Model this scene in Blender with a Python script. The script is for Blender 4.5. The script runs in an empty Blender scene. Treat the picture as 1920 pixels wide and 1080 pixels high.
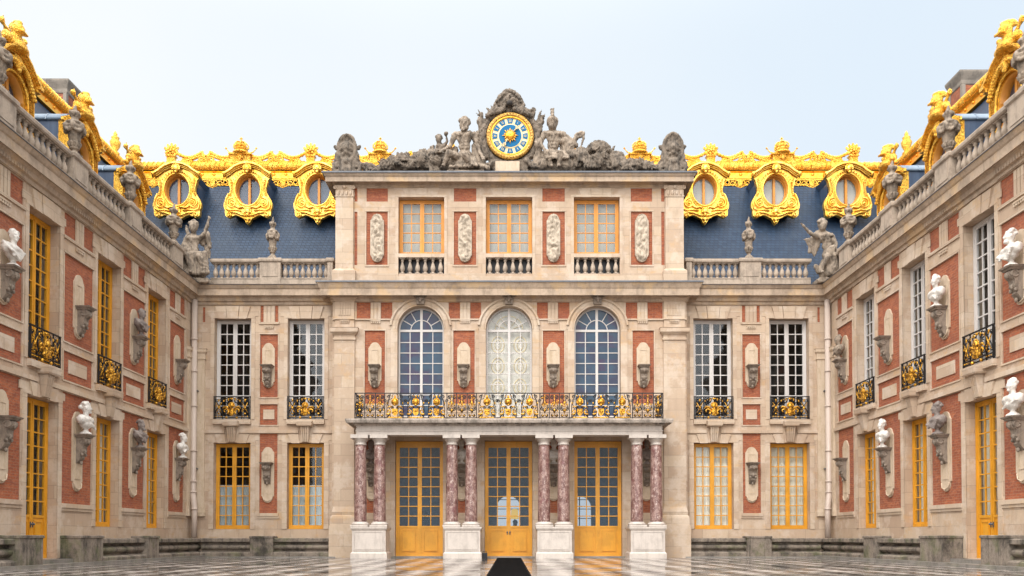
import bpy, math, random
from math import sin, cos, pi, radians as R
from mathutils import Vector, Matrix, noise
scene = bpy.context.scene
C = scene.collection
rnd = random.Random(7)

# ------------------------------------------------------------------ camera
F, D, EYE, PITCH = 1554.0, 37.0, 0.88, R(1.2)      # focal length in photo pixels, distance, eye height
PX0, PY0 = 955.0, 1008.0 - F*math.tan(PITCH)
cam = bpy.data.cameras.new('camera'); camo = bpy.data.objects.new('camera', cam); C.objects.link(camo)
camo.location = (0, -D, EYE); camo.rotation_euler = (R(90)+PITCH, 0, 0)
cam.sensor_width = 36; cam.lens = 36*F/1920; cam.clip_end = 2000; cam.clip_start = .1
cam.shift_x = (960-PX0)/1920; cam.shift_y = (PY0-540)/1920
scene.camera = camo

# ------------------------------------------------------------------ overcast sky
SUN_EL, SUN_AZ = R(48), R(205)       # azimuth clockwise from +Y: behind the camera, a little to the left
w = bpy.data.worlds.new("World"); scene.world = w; w.use_nodes = True
nt = w.node_tree; N = nt.nodes; LK = nt.links
for n in list(N): N.remove(n)
def wn(t, **k):
    n = N.new(t)
    for a, b in k.items(): setattr(n, a, b)
    return n
def wmath(op, a, b=None, clamp=False):
    n = wn('ShaderNodeMath', operation=op, use_clamp=clamp)
    for i, v in enumerate((a, b)):
        if v is None: continue
        if isinstance(v, (int, float)): n.inputs[i].default_value = v
        else: LK.new(v, n.inputs[i])
    return n.outputs[0]
sky = wn('ShaderNodeTexSky', sky_type='NISHITA', sun_disc=False); sky.sun_elevation = SUN_EL; sky.sun_rotation = SUN_AZ
tc = wn('ShaderNodeTexCoord'); sp = wn('ShaderNodeSeparateXYZ'); LK.new(tc.outputs['Generated'], sp.inputs[0])
dx, dy, dz = sp.outputs
sd = Vector((sin(SUN_AZ)*cos(SUN_EL), cos(SUN_AZ)*cos(SUN_EL), sin(SUN_EL)))
mr = wn('ShaderNodeMapRange', interpolation_type='SMOOTHSTEP'); LK.new(dx, mr.inputs[0])
mr.inputs[1].default_value = -.45; mr.inputs[2].default_value = .5
ns = wn('ShaderNodeTexNoise'); LK.new(tc.outputs['Generated'], ns.inputs['Vector']); ns.inputs['Scale'].default_value = 2.2; ns.inputs['Detail'].default_value = 5
cloudf = wmath('ADD', mr.outputs[0], wmath('MULTIPLY', wmath('SUBTRACT', ns.outputs['Fac'], .5), .9), True)
mx = wn('ShaderNodeMix', data_type='RGBA'); LK.new(cloudf, mx.inputs[0])
mx.inputs[6].default_value = (.935, .975, 1.0, 1); mx.inputs[7].default_value = (.76, .865, .97, 1)
up = wn('ShaderNodeMapRange', interpolation_type='SMOOTHSTEP'); LK.new(dz, up.inputs[0])
up.inputs[1].default_value = .5; up.inputs[2].default_value = .95; up.inputs[3].default_value = 1; up.inputs[4].default_value = 2.3
dt = wn('ShaderNodeVectorMath', operation='DOT_PRODUCT'); LK.new(tc.outputs['Generated'], dt.inputs[0]); dt.inputs[1].default_value = sd
gl = wn('ShaderNodeMapRange', interpolation_type='SMOOTHSTEP'); LK.new(dt.outputs['Value'], gl.inputs[0])
gl.inputs[1].default_value = .05; gl.inputs[2].default_value = 1; gl.inputs[3].default_value = 0; gl.inputs[4].default_value = 2.6
amp = wmath('ADD', up.outputs[0], gl.outputs[0])
mw = wn('ShaderNodeMix', data_type='RGBA'); LK.new(wmath('MULTIPLY', wmath('SUBTRACT', amp, 1.0), .9, True), mw.inputs[0]); LK.new(mx.outputs[2], mw.inputs[6]); mw.inputs[7].default_value = (1.0, .985, .955, 1)
vm = wn('ShaderNodeVectorMath', operation='SCALE'); LK.new(mw.outputs[2], vm.inputs[0]); LK.new(amp, vm.inputs['Scale'])
bg1 = wn('ShaderNodeBackground'); LK.new(vm.outputs[0], bg1.inputs[0]); bg1.inputs[1].default_value = 1.05
bg2 = wn('ShaderNodeBackground'); LK.new(sky.outputs[0], bg2.inputs[0]); bg2.inputs[1].default_value = .05
ms = wn('ShaderNodeMixShader'); ms.inputs[0].default_value = .04; LK.new(bg1.outputs[0], ms.inputs[1]); LK.new(bg2.outputs[0], ms.inputs[2])
wo = wn('ShaderNodeOutputWorld'); LK.new(ms.outputs[0], wo.inputs[0])
sl = bpy.data.lights.new('sun', 'SUN'); sl.energy = 1.5; sl.angle = R(18); sl.color = (1, .965, .92)
so = bpy.data.objects.new('sun', sl); C.objects.link(so); so.rotation_euler = (-sd).to_track_quat('-Z', 'Y').to_euler(); so.location = (0, -20, 40)
scene.view_settings.view_transform = 'Standard'; scene.view_settings.look = 'None'
scene.view_settings.exposure = 0.0; scene.view_settings.gamma = 1
scene.cycles.max_bounces = 6; scene.cycles.transparent_max_bounces = 8; scene.cycles.caustics_reflective = False; scene.cycles.caustics_refractive = False

# ------------------------------------------------------------------ measuring: where a sight line of the photo meets a plane
def ray(px, py):
    a, b = (px-PX0)/F, (PY0-py)/F
    return Vector((a, cos(PITCH)-b*sin(PITCH), sin(PITCH)+b*cos(PITCH)))
def W(px, py, y=0.0):
    d = ray(px, py); t = (D+y)/d.y
    return Vector((d.x*t, y, EYE+d.z*t))
def Lz(py, y=0.0): return W(955, py, y).z
def Xx(px, py=700, y=0.0): return W(px, py, y).x

# ------------------------------------------------------------------ materials
MATS = {}
class NT:
    def __init__(s, name):
        s.m = bpy.data.materials.new(name); s.m.use_nodes = True; s.t = s.m.node_tree
        s.b = s.t.nodes['Principled BSDF']; MATS[name] = s.m
    def n(s, t, **k):
        n = s.t.nodes.new(t)
        for a, b in k.items(): setattr(n, a, b)
        return n
    def l(s, a, b): s.t.links.new(a, b)
    def pos(s):                                     # wall coordinates: (x + y, z) runs along every wall of this court
        g = s.n('ShaderNodeNewGeometry'); sp = s.n('ShaderNodeSeparateXYZ'); s.l(g.outputs['Position'], sp.inputs[0])
        a = s.n('ShaderNodeMath', operation='ADD'); s.l(sp.outputs[0], a.inputs[0]); s.l(sp.outputs[1], a.inputs[1])
        c = s.n('ShaderNodeCombineXYZ'); s.l(a.outputs[0], c.inputs[0]); s.l(sp.outputs[2], c.inputs[1])
        return g.outputs['Position'], c.outputs[0]
    def noise(s, vec, scale, detail=4, rough=.6, stretch=None):
        if stretch:
            mp = s.n('ShaderNodeMapping'); s.l(vec, mp.inputs[0]); mp.inputs['Scale'].default_value = stretch; vec = mp.outputs[0]
        n = s.n('ShaderNodeTexNoise'); s.l(vec, n.inputs['Vector']); n.inputs['Scale'].default_value = scale
        n.inputs['Detail'].default_value = detail; n.inputs['Roughness'].default_value = rough
        return n.outputs['Fac']
    def ramp(s, fac, a, b, lo=0., hi=1.):
        r = s.n('ShaderNodeMapRange', interpolation_type='SMOOTHSTEP'); s.l(fac, r.inputs[0])
        r.inputs[1].default_value = a; r.inputs[2].default_value = b; r.inputs[3].default_value = lo; r.inputs[4].default_value = hi
        return r.outputs[0]
    def mix(s, fac, a, b, mode='MIX'):
        m = s.n('ShaderNodeMix', data_type='RGBA', blend_type=mode)
        for i, v in ((0, fac), (6, a), (7, b)):
            if isinstance(v, (int, float)): m.inputs[i].default_value = v
            elif isinstance(v, tuple): m.inputs[i].default_value = (*v, 1)
            else: s.l(v, m.inputs[i])
        return m.outputs[2]
    def brick(s, vec, w, h, mort, c1, c2, cm, off=.5):
        b = s.n('ShaderNodeTexBrick'); s.l(vec, b.inputs['Vector']); b.offset = off
        b.inputs['Color1'].default_value = (*c1, 1); b.inputs['Color2'].default_value = (*c2, 1); b.inputs['Mortar'].default_value = (*cm, 1)
        b.inputs['Scale'].default_value = 1; b.inputs['Brick Width'].default_value = w; b.inputs['Row Height'].default_value = h
        b.inputs['Mortar Size'].default_value = mort; b.inputs['Mortar Smooth'].default_value = .3
        return b.outputs['Color'], b.outputs['Fac']
    def bump(s, h, strength, dist=.02, prev=None):
        b = s.n('ShaderNodeBump'); s.l(h, b.inputs['Height']); b.inputs['Strength'].default_value = strength; b.inputs['Distance'].default_value = dist
        if prev: s.l(prev, b.inputs['Normal'])
        return b.outputs[0]
    def out(s, col=None, rough=.8, metal=0, normal=None, spec=None):
        i = s.b.inputs
        if isinstance(col, tuple): i['Base Color'].default_value = (*col, 1)
        elif col is not None: s.l(col, i['Base Color'])
        if isinstance(rough, (int, float)): i['Roughness'].default_value = rough
        else: s.l(rough, i['Roughness'])
        i['Metallic'].default_value = metal
        if normal is not None: s.l(normal, i['Normal'])
        if spec is not None: i['Specular IOR Level'].default_value = spec
        return s.m

def ashlar(name, base, w=1.15, h=.42, ochre=.7, joint=.55, dirt=.35):
    t = NT(name); p, v = t.pos()
    c2 = tuple(x*k for x, k in zip(base, (.80, .74, .72))); cm = tuple(x*joint for x in base)
    col, fac = t.brick(v, w, h, .007, base, c2, cm)
    # ochre iron stains and warmer blocks
    n1 = t.noise(p, 1.2, 5, .7, (1, 1, 1.6)); col = t.mix(t.ramp(n1, .54, .68, 0, ochre), col, (base[0]*.98, base[1]*.80, base[2]*.55))
    n2 = t.noise(p, 2.6, 6, .7, (1, 1, .35)); col = t.mix(t.ramp(n2, .5, .8, 0, dirt), col, tuple(x*.45 for x in base))
    n5 = t.noise(p, 3.2, 5, .7, (1.6, 1.6, .10)); col = t.mix(t.ramp(n5, .52, .75, 0, dirt*.9), col, tuple(x*.55 for x in base))
    n4 = t.noise(p, 1.1, 4, .65); col = t.mix(t.ramp(n4, .48, .62, 0, .55), col, (base[0]*1.12, base[1]*1.2, base[2]*1.34)); n7 = t.noise(p, 1.9, 5, .7, (1, 1, .5)); col = t.mix(t.ramp(n7, .54, .68, 0, .5), col, (base[0]*.74, base[1]*.70, base[2]*.68))
    n3 = t.noise(p, 14, 6, .7); col = t.mix(t.ramp(n3, .3, .8, 0, .28), col, tuple(x*.66 for x in base))
    b = t.bump(fac, .5, .015); nb = t.bump(n3, .35, .02, b)
    return t.out(col, .85, normal=nb)
STONE = ashlar('limestone', (.515, .395, .288))
STONE2 = ashlar('pale_limestone', (.54, .425, .315), 1.6, .5, .55)
def plainstone(name, base, dark, amt=.5, sc=3.0, bumpy=.5, moss=0, extra=None, rough=.88):
    t = NT(name); p, v = t.pos()
    n1 = t.noise(p, sc, 6, .7, (1, 1, .6)); col = t.mix(t.ramp(n1, .42, .68, 0, amt), base, dark)
    n2 = t.noise(p, sc*6, 5, .7); col = t.mix(t.ramp(n2, .45, .8, 0, amt*.7), col, dark)
    n6 = t.noise(p, 4.0, 5, .7, (1.6, 1.6, .12)); col = t.mix(t.ramp(n6, .50, .72, 0, amt*.8), col, dark)
    if extra: n5 = t.noise(p, 1.1, 3); col = t.mix(t.ramp(n5, .5, .66, 0, .6), col, extra)
    if moss: n3 = t.noise(p, 1.7, 4); col = t.mix(t.ramp(n3, .5, .66, 0, moss), col, (.10, .12, .035))
    return t.out(col, rough, normal=t.bump(n2, bumpy, .03))
CORN = plainstone('weathered_cornice_stone', (.455, .35, .26), (.21, .16, .12), .65, 1.6, .35, 0, (.56, .38, .20))
BALST = plainstone('balustrade_stone', (.43, .345, .27), (.16, .13, .105), .6, 2.4)
CHIM = plainstone('sooty_chimney_stone', (.25, .215, .18), (.09, .08, .07), .6, 3)
SCULP = plainstone('old_sculpture_stone', (.215, .17, .13), (.030, .026, .022), .9, 5.0, .6)
SCULP2 = plainstone('statue_stone', (.33, .262, .20), (.06, .048, .038), .8, 5.0, .6)
CONS = plainstone('bracket_stone', (.27, .215, .17), (.075, .062, .05), .6, 7)
NICHE = plainstone('niche_stone', (.55, .44, .33), (.34, .24, .14), .45, 3, .3)
RELIEF = plainstone('relief_stone', (.55, .46, .36), (.17, .135, .10), .5, 9, .9)
BENCH = plainstone('mossy_bench_stone', (.25, .205, .165), (.028, .024, .02), .9, 1.9, .6, .4)
KERB = plainstone('kerb_stone', (.24, .22, .20), (.07, .066, .06), .6, 2.0, .4, .2, rough=.3)
MARB = plainstone('white_marble', (.68, .645, .60), (.30, .27, .24), .5, 4, .15, rough=.4)
ENT = plainstone('pale_marble_moulding', (.56, .50, .45), (.30, .26, .23), .45, 3, .2, rough=.5)
GREYM = plainstone('grey_bust_stone', (.24, .20, .18), (.075, .06, .055), .6, 6, .3)
PIPE = plainstone('painted_pipe', (.50, .41, .35), (.42, .34, .29), .4, 2, .1, rough=.5)
DARKLEAD = plainstone('lead_flashing', (.10, .11, .13), (.05, .055, .07), .6, 3, .2, rough=.45)
WHITEP = plainstone('greyish_white_paint', (.56, .53, .51), (.45, .42, .40), .35, 5, .1, rough=.5)
def flat(name, col, rough=.7, metal=0, var=.25, sc=5, dirt=0):
    t = NT(name); p, v = t.pos(); n1 = t.noise(p, sc, 4); c = t.mix(t.ramp(n1, .35, .7, 0, 1), col, tuple(x*(1-var) for x in col))
    if dirt: n2 = t.noise(p, 5, 6, .75, (2.5, 2.5, .5)); c = t.mix(t.ramp(n2, .52, .75, 0, dirt), c, tuple(x*.45 for x in col))
    return t.out(c, rough, metal)
YEL = flat('ochre_yellow_paint', (.68, .31, .020), .45, 0, .2, 1.5, .5)
ORG = flat('orange_yellow_paint', (.66, .27, .035), .5, 0, .2, 2, .4)
IRON = flat('black_wrought_iron', (.012, .012, .015), .45, .3)
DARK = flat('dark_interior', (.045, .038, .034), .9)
LAMPY = flat('dark_wood', (.05, .035, .025), .6)
CURT = flat('white_curtain', (.80, .77, .66), .9, 0, .12, 3)
CURTB = flat('bluish_curtain', (.50, .58, .62), .9, 0, .15, 3)
SHADE = flat('grey_blind', (.46, .46, .42), .9, 0, .12, 1)
PATC = flat('patterned_curtain', (.75, .70, .62), .9, 0, .3, 4)
MAT_ = flat('black_rubber', (.010, .009, .009), 1., 0, .4, 9); MAT_.node_tree.nodes['Principled BSDF'].inputs['Specular IOR Level'].default_value = .05
# brick
t = NT('red_brick'); p, v = t.pos()
col, fac = t.brick(v, .25, .085, .009, (.385, .105, .040), (.25, .066, .029), (.30, .155, .09))
n1 = t.noise(p, 1.3, 4); col = t.mix(t.ramp(n1, .4, .7, 0, .5), col, (.27, .085, .052))
n2 = t.noise(v, 9, 3, .6, (1, 2.5, 1)); col = t.mix(t.ramp(n2, .45, .68, 0, .8), col, (.20, .062, .04))
n2b = t.noise(v, 6, 3, .6, (1, 3, 1)); col = t.mix(t.ramp(n2b, .6, .8, 0, .6), col, (.52, .22, .105))
n8 = t.noise(v, 3.3, 6, .8, (1, 1.6, 1)); col = t.mix(t.ramp(n8, .50, .64, 0, .6), col, (.47, .175, .085)); n9 = t.noise(v, 2.1, 6, .8, (1, 1.4, 1)); col = t.mix(t.ramp(n9, .54, .66, 0, .6), col, (.17, .058, .04))
BRICK = t.out(col, .9, normal=t.bump(fac, .6, .012))
# slate
t = NT('blue_slate'); p, v = t.pos()
col, fac = t.brick(v, .21, .15, .011, (.022, .047, .092), (.013, .032, .068), (.005, .010, .022))
n1 = t.noise(p, 1.0, 4); col = t.mix(t.ramp(n1, .4, .7, 0, .5), col, (.026, .042, .068))
n2 = t.noise(v, 3.2, 5, .7, (1, .3, 1)); col = t.mix(t.ramp(n2, .5, .75, 0, .35), col, (.05, .068, .095))
SLATE = t.out(col, .5, normal=t.bump(fac, .7, .02), spec=.25)
t = NT('blue_lead'); p, v = t.pos()
n2 = t.noise(p, 4, 4, .6, (1, 1, .15)); col = t.mix(t.ramp(n2, .35, .7), (.035, .06, .11), (.07, .105, .17)); LEAD = t.out(col, .35, spec=.5)
LEADSKY = plainstone('skylit_blue_lead', (.17, .235, .31), (.08, .12, .18), .5, 3, .2, rough=.35)  # paler copy of the lead: sky reflection on the barrel roofs painted in
# gilding
t = NT('gilding'); p, v = t.pos()
n1 = t.noise(p, 21, 5, .65); n2 = t.noise(p, 3, 3)
col = t.mix(t.ramp(n2, .35, .7, 0, 1), (.97, .60, .115), (.86, .43, .045)); col = t.mix(t.ramp(n1, .50, .66, 0, .8), col, (.36, .15, .015))
GOLD = t.out(col, .27, .96, normal=t.bump(n1, 1.0, .075))
t = NT('gilded_moulding'); p, v = t.pos(); n2 = t.noise(p, 9, 4)
col = t.mix(t.ramp(n2, .35, .7, 0, 1), (1.0, .55, .08), (.86, .38, .03)); GOLDS = t.out(col, .3, .9, normal=t.bump(n2, .25, .03))
t = NT('dull_railing_gilding'); p, v = t.pos(); n2 = t.noise(p, 18, 4)
col = t.mix(t.ramp(n2, .40, .62, 0, 1), (.80, .42, .05), (.16, .075, .012)); RGOLD = t.out(col, .42, .75, normal=t.bump(n2, .7, .03))
t = NT('bright_gilded_lead'); p, v = t.pos(); n1 = t.noise(p, 12, 5, .6); n2 = t.noise(p, 2.5, 4)
col = t.mix(t.ramp(n2, .38, .66, 0, 1), (1.0, .66, .15), (.92, .50, .06)); col = t.mix(t.ramp(n1, .56, .70, 0, .5), col, (.50, .24, .025)); GOLDF = t.out(col, .33, .85, normal=t.bump(n1, .7, .03))
# dull clock gold
t = NT('bronze_gilding'); p, v = t.pos(); n2 = t.noise(p, 22, 4)
col = t.mix(t.ramp(n2, .35, .65, 0, 1), (.85, .50, .12), (.20, .09, .02)); BGOLD = t.out(col, .4, .6, normal=t.bump(n2, .9, .04))
# pink marble
t = NT('pink_veined_marble'); p, v = t.pos()
n1 = t.noise(p, 5.5, 8, .75, (1, 1, .7)); col = t.mix(t.ramp(n1, .42, .58), (.135, .06, .052), (.30, .19, .165))
n2 = t.noise(p, 11, 9, .85, (1.2, 1.2, .6)); col = t.mix(t.ramp(n2, .54, .58, 0, .9), col, (.58, .46, .41))
n3 = t.noise(p, 3.1, 5, .7); col = t.mix(t.ramp(n3, .56, .66, 0, .7), col, (.17, .06, .065))
PINK = t.out(col, .28)
# wet marble paving
t = NT('wet_marble_paving')
g = t.n('ShaderNodeNewGeometry'); mp = t.n('ShaderNodeMapping'); t.l(g.outputs['Position'], mp.inputs[0]); mp.inputs['Rotation'].default_value = (0, 0, R(45)); mp.inputs['Location'].default_value = (0.03, .02, .5)
ck = t.n('ShaderNodeTexChecker'); t.l(mp.outputs[0], ck.inputs['Vector']); ck.inputs['Scale'].default_value = 1.55
pz = g.outputs['Position']
n0 = t.noise(pz, 1.2, 4); wh = t.mix(t.ramp(n0, .4, .65), (.46, .41, .37), (.26, .235, .22)); bk = t.mix(t.ramp(n0, .4, .65), (.028, .025, .025), (.065, .05, .045))
col = t.mix(ck.outputs['Fac'], wh, bk)
br = t.brick(mp.outputs[0], .645, .645, .012, (1, 1, 1), (1, 1, 1), (0, 0, 0), 0)[1]
col = t.mix(br, col, (.05, .045, .04))
n1 = t.noise(pz, .55, 5, .6); ro = t.ramp(n1, .40, .62, .04, .22)
nb = t.noise(pz, 1.4, 4, .6, (1, 1, 1))
dif = t.n('ShaderNodeBsdfDiffuse'); t.l(col, dif.inputs[0])
gls = t.n('ShaderNodeBsdfAnisotropic') if hasattr(bpy.types, 'ShaderNodeBsdfAnisotropic') else t.n('ShaderNodeBsdfGlossy')
t.l(ro, gls.inputs['Roughness']); t.l(t.bump(nb, .06, .02), gls.inputs['Normal']); gls.inputs['Color'].default_value = (.95, .95, .95, 1)
lw = t.n('ShaderNodeFresnel'); lw.inputs[0].default_value = 1.33
gf = t.ramp(lw.outputs[0], 0., 1., .05, .86)
gfm = t.n('ShaderNodeMath', operation='MULTIPLY'); t.l(gf, gfm.inputs[0]); t.l(t.ramp(n1, .40, .62, 1., .55), gfm.inputs[1])
mxs = t.n('ShaderNodeMixShader'); t.l(gfm.outputs[0], mxs.inputs[0]); t.l(dif.outputs[0], mxs.inputs[1]); t.l(gls.outputs[0], mxs.inputs[2])
t.l(mxs.outputs[0], t.t.nodes['Material Output'].inputs[0]); FLOOR = t.m
COBBLE = plainstone('damp_cobbles', (.22, .20, .18), (.09, .08, .07), .6, 5, .9, rough=.5)
# glass
def glass(name, tint, k=.12):
    t = NT(name); tr = t.n('ShaderNodeBsdfTransparent'); tr.inputs[0].default_value = (*tint, 1)
    gs = t.n('ShaderNodeBsdfGlossy'); gs.inputs['Roughness'].default_value = .03; gs.inputs['Color'].default_value = (.9, .95, 1, 1)
    geo = t.n('ShaderNodeNewGeometry'); nz = t.noise(geo.outputs['Position'], 1.0, 1); t.l(t.bump(nz, .12, .02), gs.inputs['Normal'])
    fr = t.n('ShaderNodeLayerWeight'); fr.inputs[0].default_value = .5
    pw = t.n('ShaderNodeMath', operation='POWER'); t.l(fr.outputs['Facing'], pw.inputs[0]); pw.inputs[1].default_value = 5
    fm = t.n('ShaderNodeMath', operation='MULTIPLY_ADD'); t.l(pw.outputs[0], fm.inputs[0]); fm.inputs[1].default_value = 1-k; fm.inputs[2].default_value = k
    f = fm.outputs[0]
    m = t.n('ShaderNodeMixShader'); t.l(f, m.inputs[0]); t.l(tr.outputs[0], m.inputs[1]); t.l(gs.outputs[0], m.inputs[2])
    t.l(m.outputs[0], t.t.nodes['Material Output'].inputs[0]); return t.m
GLASS = glass('window_glass', (.9, .92, .92), .05)
# coloured film on the arched windows, panel by panel
t = NT('blue_filmed_glass'); p, v = t.pos()
vo = t.n('ShaderNodeTexWhiteNoise', noise_dimensions='2D'); mpp = t.n('ShaderNodeVectorMath', operation='SNAP'); t.l(v, mpp.inputs[0]); mpp.inputs[1].default_value = (.47, .52, 1); t.l(mpp.outputs[0], vo.inputs['Vector'])
col = t.mix(vo.outputs['Value'], (.018, .045, .08), (.045, .028, .07)); nn = t.noise(p, 1.2, 3); col = t.mix(t.ramp(nn, .4, .65), col, (.03, .065, .11))
FILM = t.out(col, .12, spec=.3)
t = NT('door_glass'); p, v = t.pos(); nn = t.noise(p, .9, 3); tr = t.n('ShaderNodeBsdfTransparent'); tr.inputs[0].default_value = (.75, .8, .85, 1)
t.b.inputs['Base Color'].default_value = (.065, .11, .16, 1); t.b.inputs['Roughness'].default_value = .08
m = t.n('ShaderNodeMixShader'); m.inputs[0].default_value = .38; t.l(tr.outputs[0], m.inputs[1]); t.l(t.b.outputs[0], m.inputs[2]); t.l(m.outputs[0], t.t.nodes['Material Output'].inputs[0]); DGLASS = t.m
BLUE = flat('clock_blue', (.002, .13, .30), .85, 0, .12, 4)
CREAM = flat('clock_cream', (.85, .68, .38), .5, 0, .15, 6)
t = NT('lit_daylight_window'); e = t.n('ShaderNodeBsdfDiffuse'); e.inputs[0].default_value = (.85, .88, .9, 1)

# ------------------------------------------------------------------ mesh collector
class MB:
    def __init__(s): s.v = []; s.f = []; s.s = []; s.M = None
    def add(s, vs, fs, sm=False):
        o = len(s.v)
        if s.M is not None: vs = [s.M @ Vector(p) for p in vs]
        s.v += [tuple(p) for p in vs]; s.f += [tuple(i+o for i in f) for f in fs]; s.s += [sm]*len(fs); return s
    def box(s, x0, x1, y0, y1, z0, z1):
        return s.add([(x0,y0,z0),(x1,y0,z0),(x1,y1,z0),(x0,y1,z0),(x0,y0,z1),(x1,y0,z1),(x1,y1,z1),(x0,y1,z1)],
                     [(0,3,2,1),(4,5,6,7),(0,1,5,4),(1,2,6,5),(2,3,7,6),(3,0,4,7)])
    def loft(s, x0, x1, y0, y1, lv, back=True):      # rectangle rings, each (outset, z)
        vs = []; fs = []
        for p, z in lv:
            b = p if back else 0
            vs += [(x0-p,y0-p,z),(x1+p,y0-p,z),(x1+p,y1+b,z),(x0-p,y1+b,z)]
        n = len(lv)
        for i in range(n-1):
            for k in range(4):
                a = i*4+k; b = i*4+(k+1)%4; fs.append((a, b, b+4, a+4))
        fs += [(3,2,1,0), tuple(range((n-1)*4, n*4))]
        return s.add(vs, fs)
    def sweep(s, prof, x0, x1, m0=0, m1=0, cap=True):  # profile (outset, z) along x, mitred by m
        n = len(prof); vs = [(x0+m0*p, -p, z) for p, z in prof]+[(x1+m1*p, -p, z) for p, z in prof]
        fs = [(i, (i+1)%n, (i+1)%n+n, i+n) for i in range(n)]
        if cap: fs += [tuple(range(n))[::-1], tuple(range(n, 2*n))]
        return s.add(vs, fs)
    def prism(s, poly, y0, y1, sm=False):            # outline in xz
        n = len(poly); vs = [(x, y0, z) for x, z in poly]+[(x, y1, z) for x, z in poly]
        s.add(vs, [tuple(range(n)), tuple(range(n, 2*n))[::-1]]); o = len(s.v)-2*n
        for i in range(n):
            s.f.append((o+i, o+i+n, o+(i+1)%n+n, o+(i+1)%n)); s.s.append(sm)
        return s
    def lathe(s, prof, c=(0,0,0), seg=16, sx=1, sy=1, sm=True):
        vs = []; fs = []
        for r, z in prof:
            for k in range(seg):
                a = 2*pi*k/seg; vs.append((c[0]+r*cos(a)*sx, c[1]+r*sin(a)*sy, c[2]+z))
        n = len(prof)
        for i in range(n-1):
            for k in range(seg):
                a = i*seg+k; b = i*seg+(k+1)%seg; fs.append((a, b, b+seg, a+seg))
        fs += [tuple(range(seg))[::-1], tuple(range((n-1)*seg, n*seg))]
        return s.add(vs, fs, sm)
    def ball(s, c, r, rot=None, seg=12, rings=8):
        if isinstance(r, (int, float)): r = (r, r, r)
        vs = []; Mx = rot if rot is not None else Matrix.Identity(3); c = Vector(c)
        for i in range(1, rings):
            th = pi*i/rings
            for k in range(seg):
                a = 2*pi*k/seg; vs.append(c+Mx@Vector((r[0]*sin(th)*cos(a), r[1]*sin(th)*sin(a), r[2]*cos(th))))
        vs += [c+Mx@Vector((0,0,r[2])), c+Mx@Vector((0,0,-r[2]))]
        fs = []; m = rings-1
        for i in range(m-1):
            for k in range(seg): fs.append((i*seg+k, (i+1)*seg+k, (i+1)*seg+(k+1)%seg, i*seg+(k+1)%seg))
        for k in range(seg): fs += [(m*seg, k, (k+1)%seg), (m*seg+1, (m-1)*seg+(k+1)%seg, (m-1)*seg+k)]
        return s.add(vs, fs, True)
    def tube(s, pts, r, seg=8, closed=False, sm=True, flat_=1.0):
        pts = [Vector(p) for p in pts]; n = len(pts)
        rr = r if isinstance(r, (list, tuple)) else [r]*n
        vs = []; fs = []; prev = None
        for i, p in enumerate(pts):
            a = pts[(i-1) % n] if (closed or i > 0) else p; b = pts[(i+1) % n] if (closed or i < n-1) else p
            t = (b-a); t = t.normalized() if t.length > 1e-9 else Vector((0,0,1))
            up = Vector((0,1,0)) if abs(t.y) < .9 else Vector((0,0,1))
            if prev is None: u = t.cross(up).normalized()
            else:
                u = prev-t*prev.dot(t); u = u.normalized() if u.length > 1e-6 else t.cross(up).normalized()
            prev = u; v = t.cross(u)
            for k in range(seg):
                an = 2*pi*(k+.5)/seg; vs.append(p+(u*cos(an)+v*sin(an)*flat_)*rr[i])
        for i in range(n if closed else n-1):
            for k in range(seg):
                a = i*seg+k; b = i*seg+(k+1)%seg; c = ((i+1)%n)*seg+(k+1)%seg; d = ((i+1)%n)*seg+k; fs.append((a, b, c, d))
        if not closed: fs += [tuple(range(seg))[::-1], tuple(range((n-1)*seg, n*seg))]
        return s.add(vs, fs, sm)
    def limb(s, a, b, ra, rb, seg=10):
        a = Vector(a); b = Vector(b); s.ball(a, ra, seg=seg, rings=6); s.ball(b, rb, seg=seg, rings=6)
        return s.tube([a, b], [ra, rb], seg)
    def build(s, name, mat, parent=None, loc=None, origin=(0,0,0)):
        me = bpy.data.meshes.new(name); o = Vector(origin)
        me.from_pydata([tuple(Vector(p)-o) for p in s.v], [], s.f); me.update()
        me.polygons.foreach_set('use_smooth', s.s); me.materials.append(mat)
        ob = bpy.data.objects.new(name, me); C.objects.link(ob); ob.parent = parent
        ob.location = loc if loc is not None else origin
        return ob

def spiral(cx, cz, r0, r1, turns, a0, n=26, y=0, sx=1):
    return [(cx+sx*(r0+(r1-r0)*i/n)*cos(a0+2*pi*turns*i/n), y, cz+(r0+(r1-r0)*i/n)*sin(a0+2*pi*turns*i/n)) for i in range(n+1)]
def arc(cx, cz, rx, rz, a0, a1, n=20, y=0):
    return [(cx+rx*cos(a0+(a1-a0)*i/n), y, cz+rz*sin(a0+(a1-a0)*i/n)) for i in range(n+1)]
def mirror(pts): return [(-p[0],)+tuple(p[1:]) for p in pts]

def tag(o, label=None, cat=None, group=None, kind=None, category=None):
    cat = cat or category
    if label: o['label'] = label
    if cat: o['category'] = cat
    if group: o['group'] = group
    if kind: o['kind'] = kind
    return o
def empty(name, loc=(0,0,0), rz=0, parent=None, **k):
    o = bpy.data.objects.new(name, None); C.objects.link(o); o.location = loc; o.rotation_euler = (0,0,rz); o.parent = parent
    o.empty_display_size = .3
    return tag(o, **k)
CH = {}
def copy_tree(o, parent=None, loc=None, rz=None):
    c = o.copy(); C.objects.link(c); c.parent = parent
    for k in ('label', 'category', 'group', 'kind'):
        if k in c: del c[k]
    if loc is not None: c.location = loc
    if rz is not None: c.rotation_euler = (0, 0, rz)
    for ch in [x for x in list(C.objects) if x.parent == o]: copy_tree(ch, c)
    return c
def drop(o):                                        # remove an unused pattern with its children
    for ch in [x for x in list(C.objects) if x.parent == o]: drop(ch)
    bpy.data.objects.remove(o)

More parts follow.
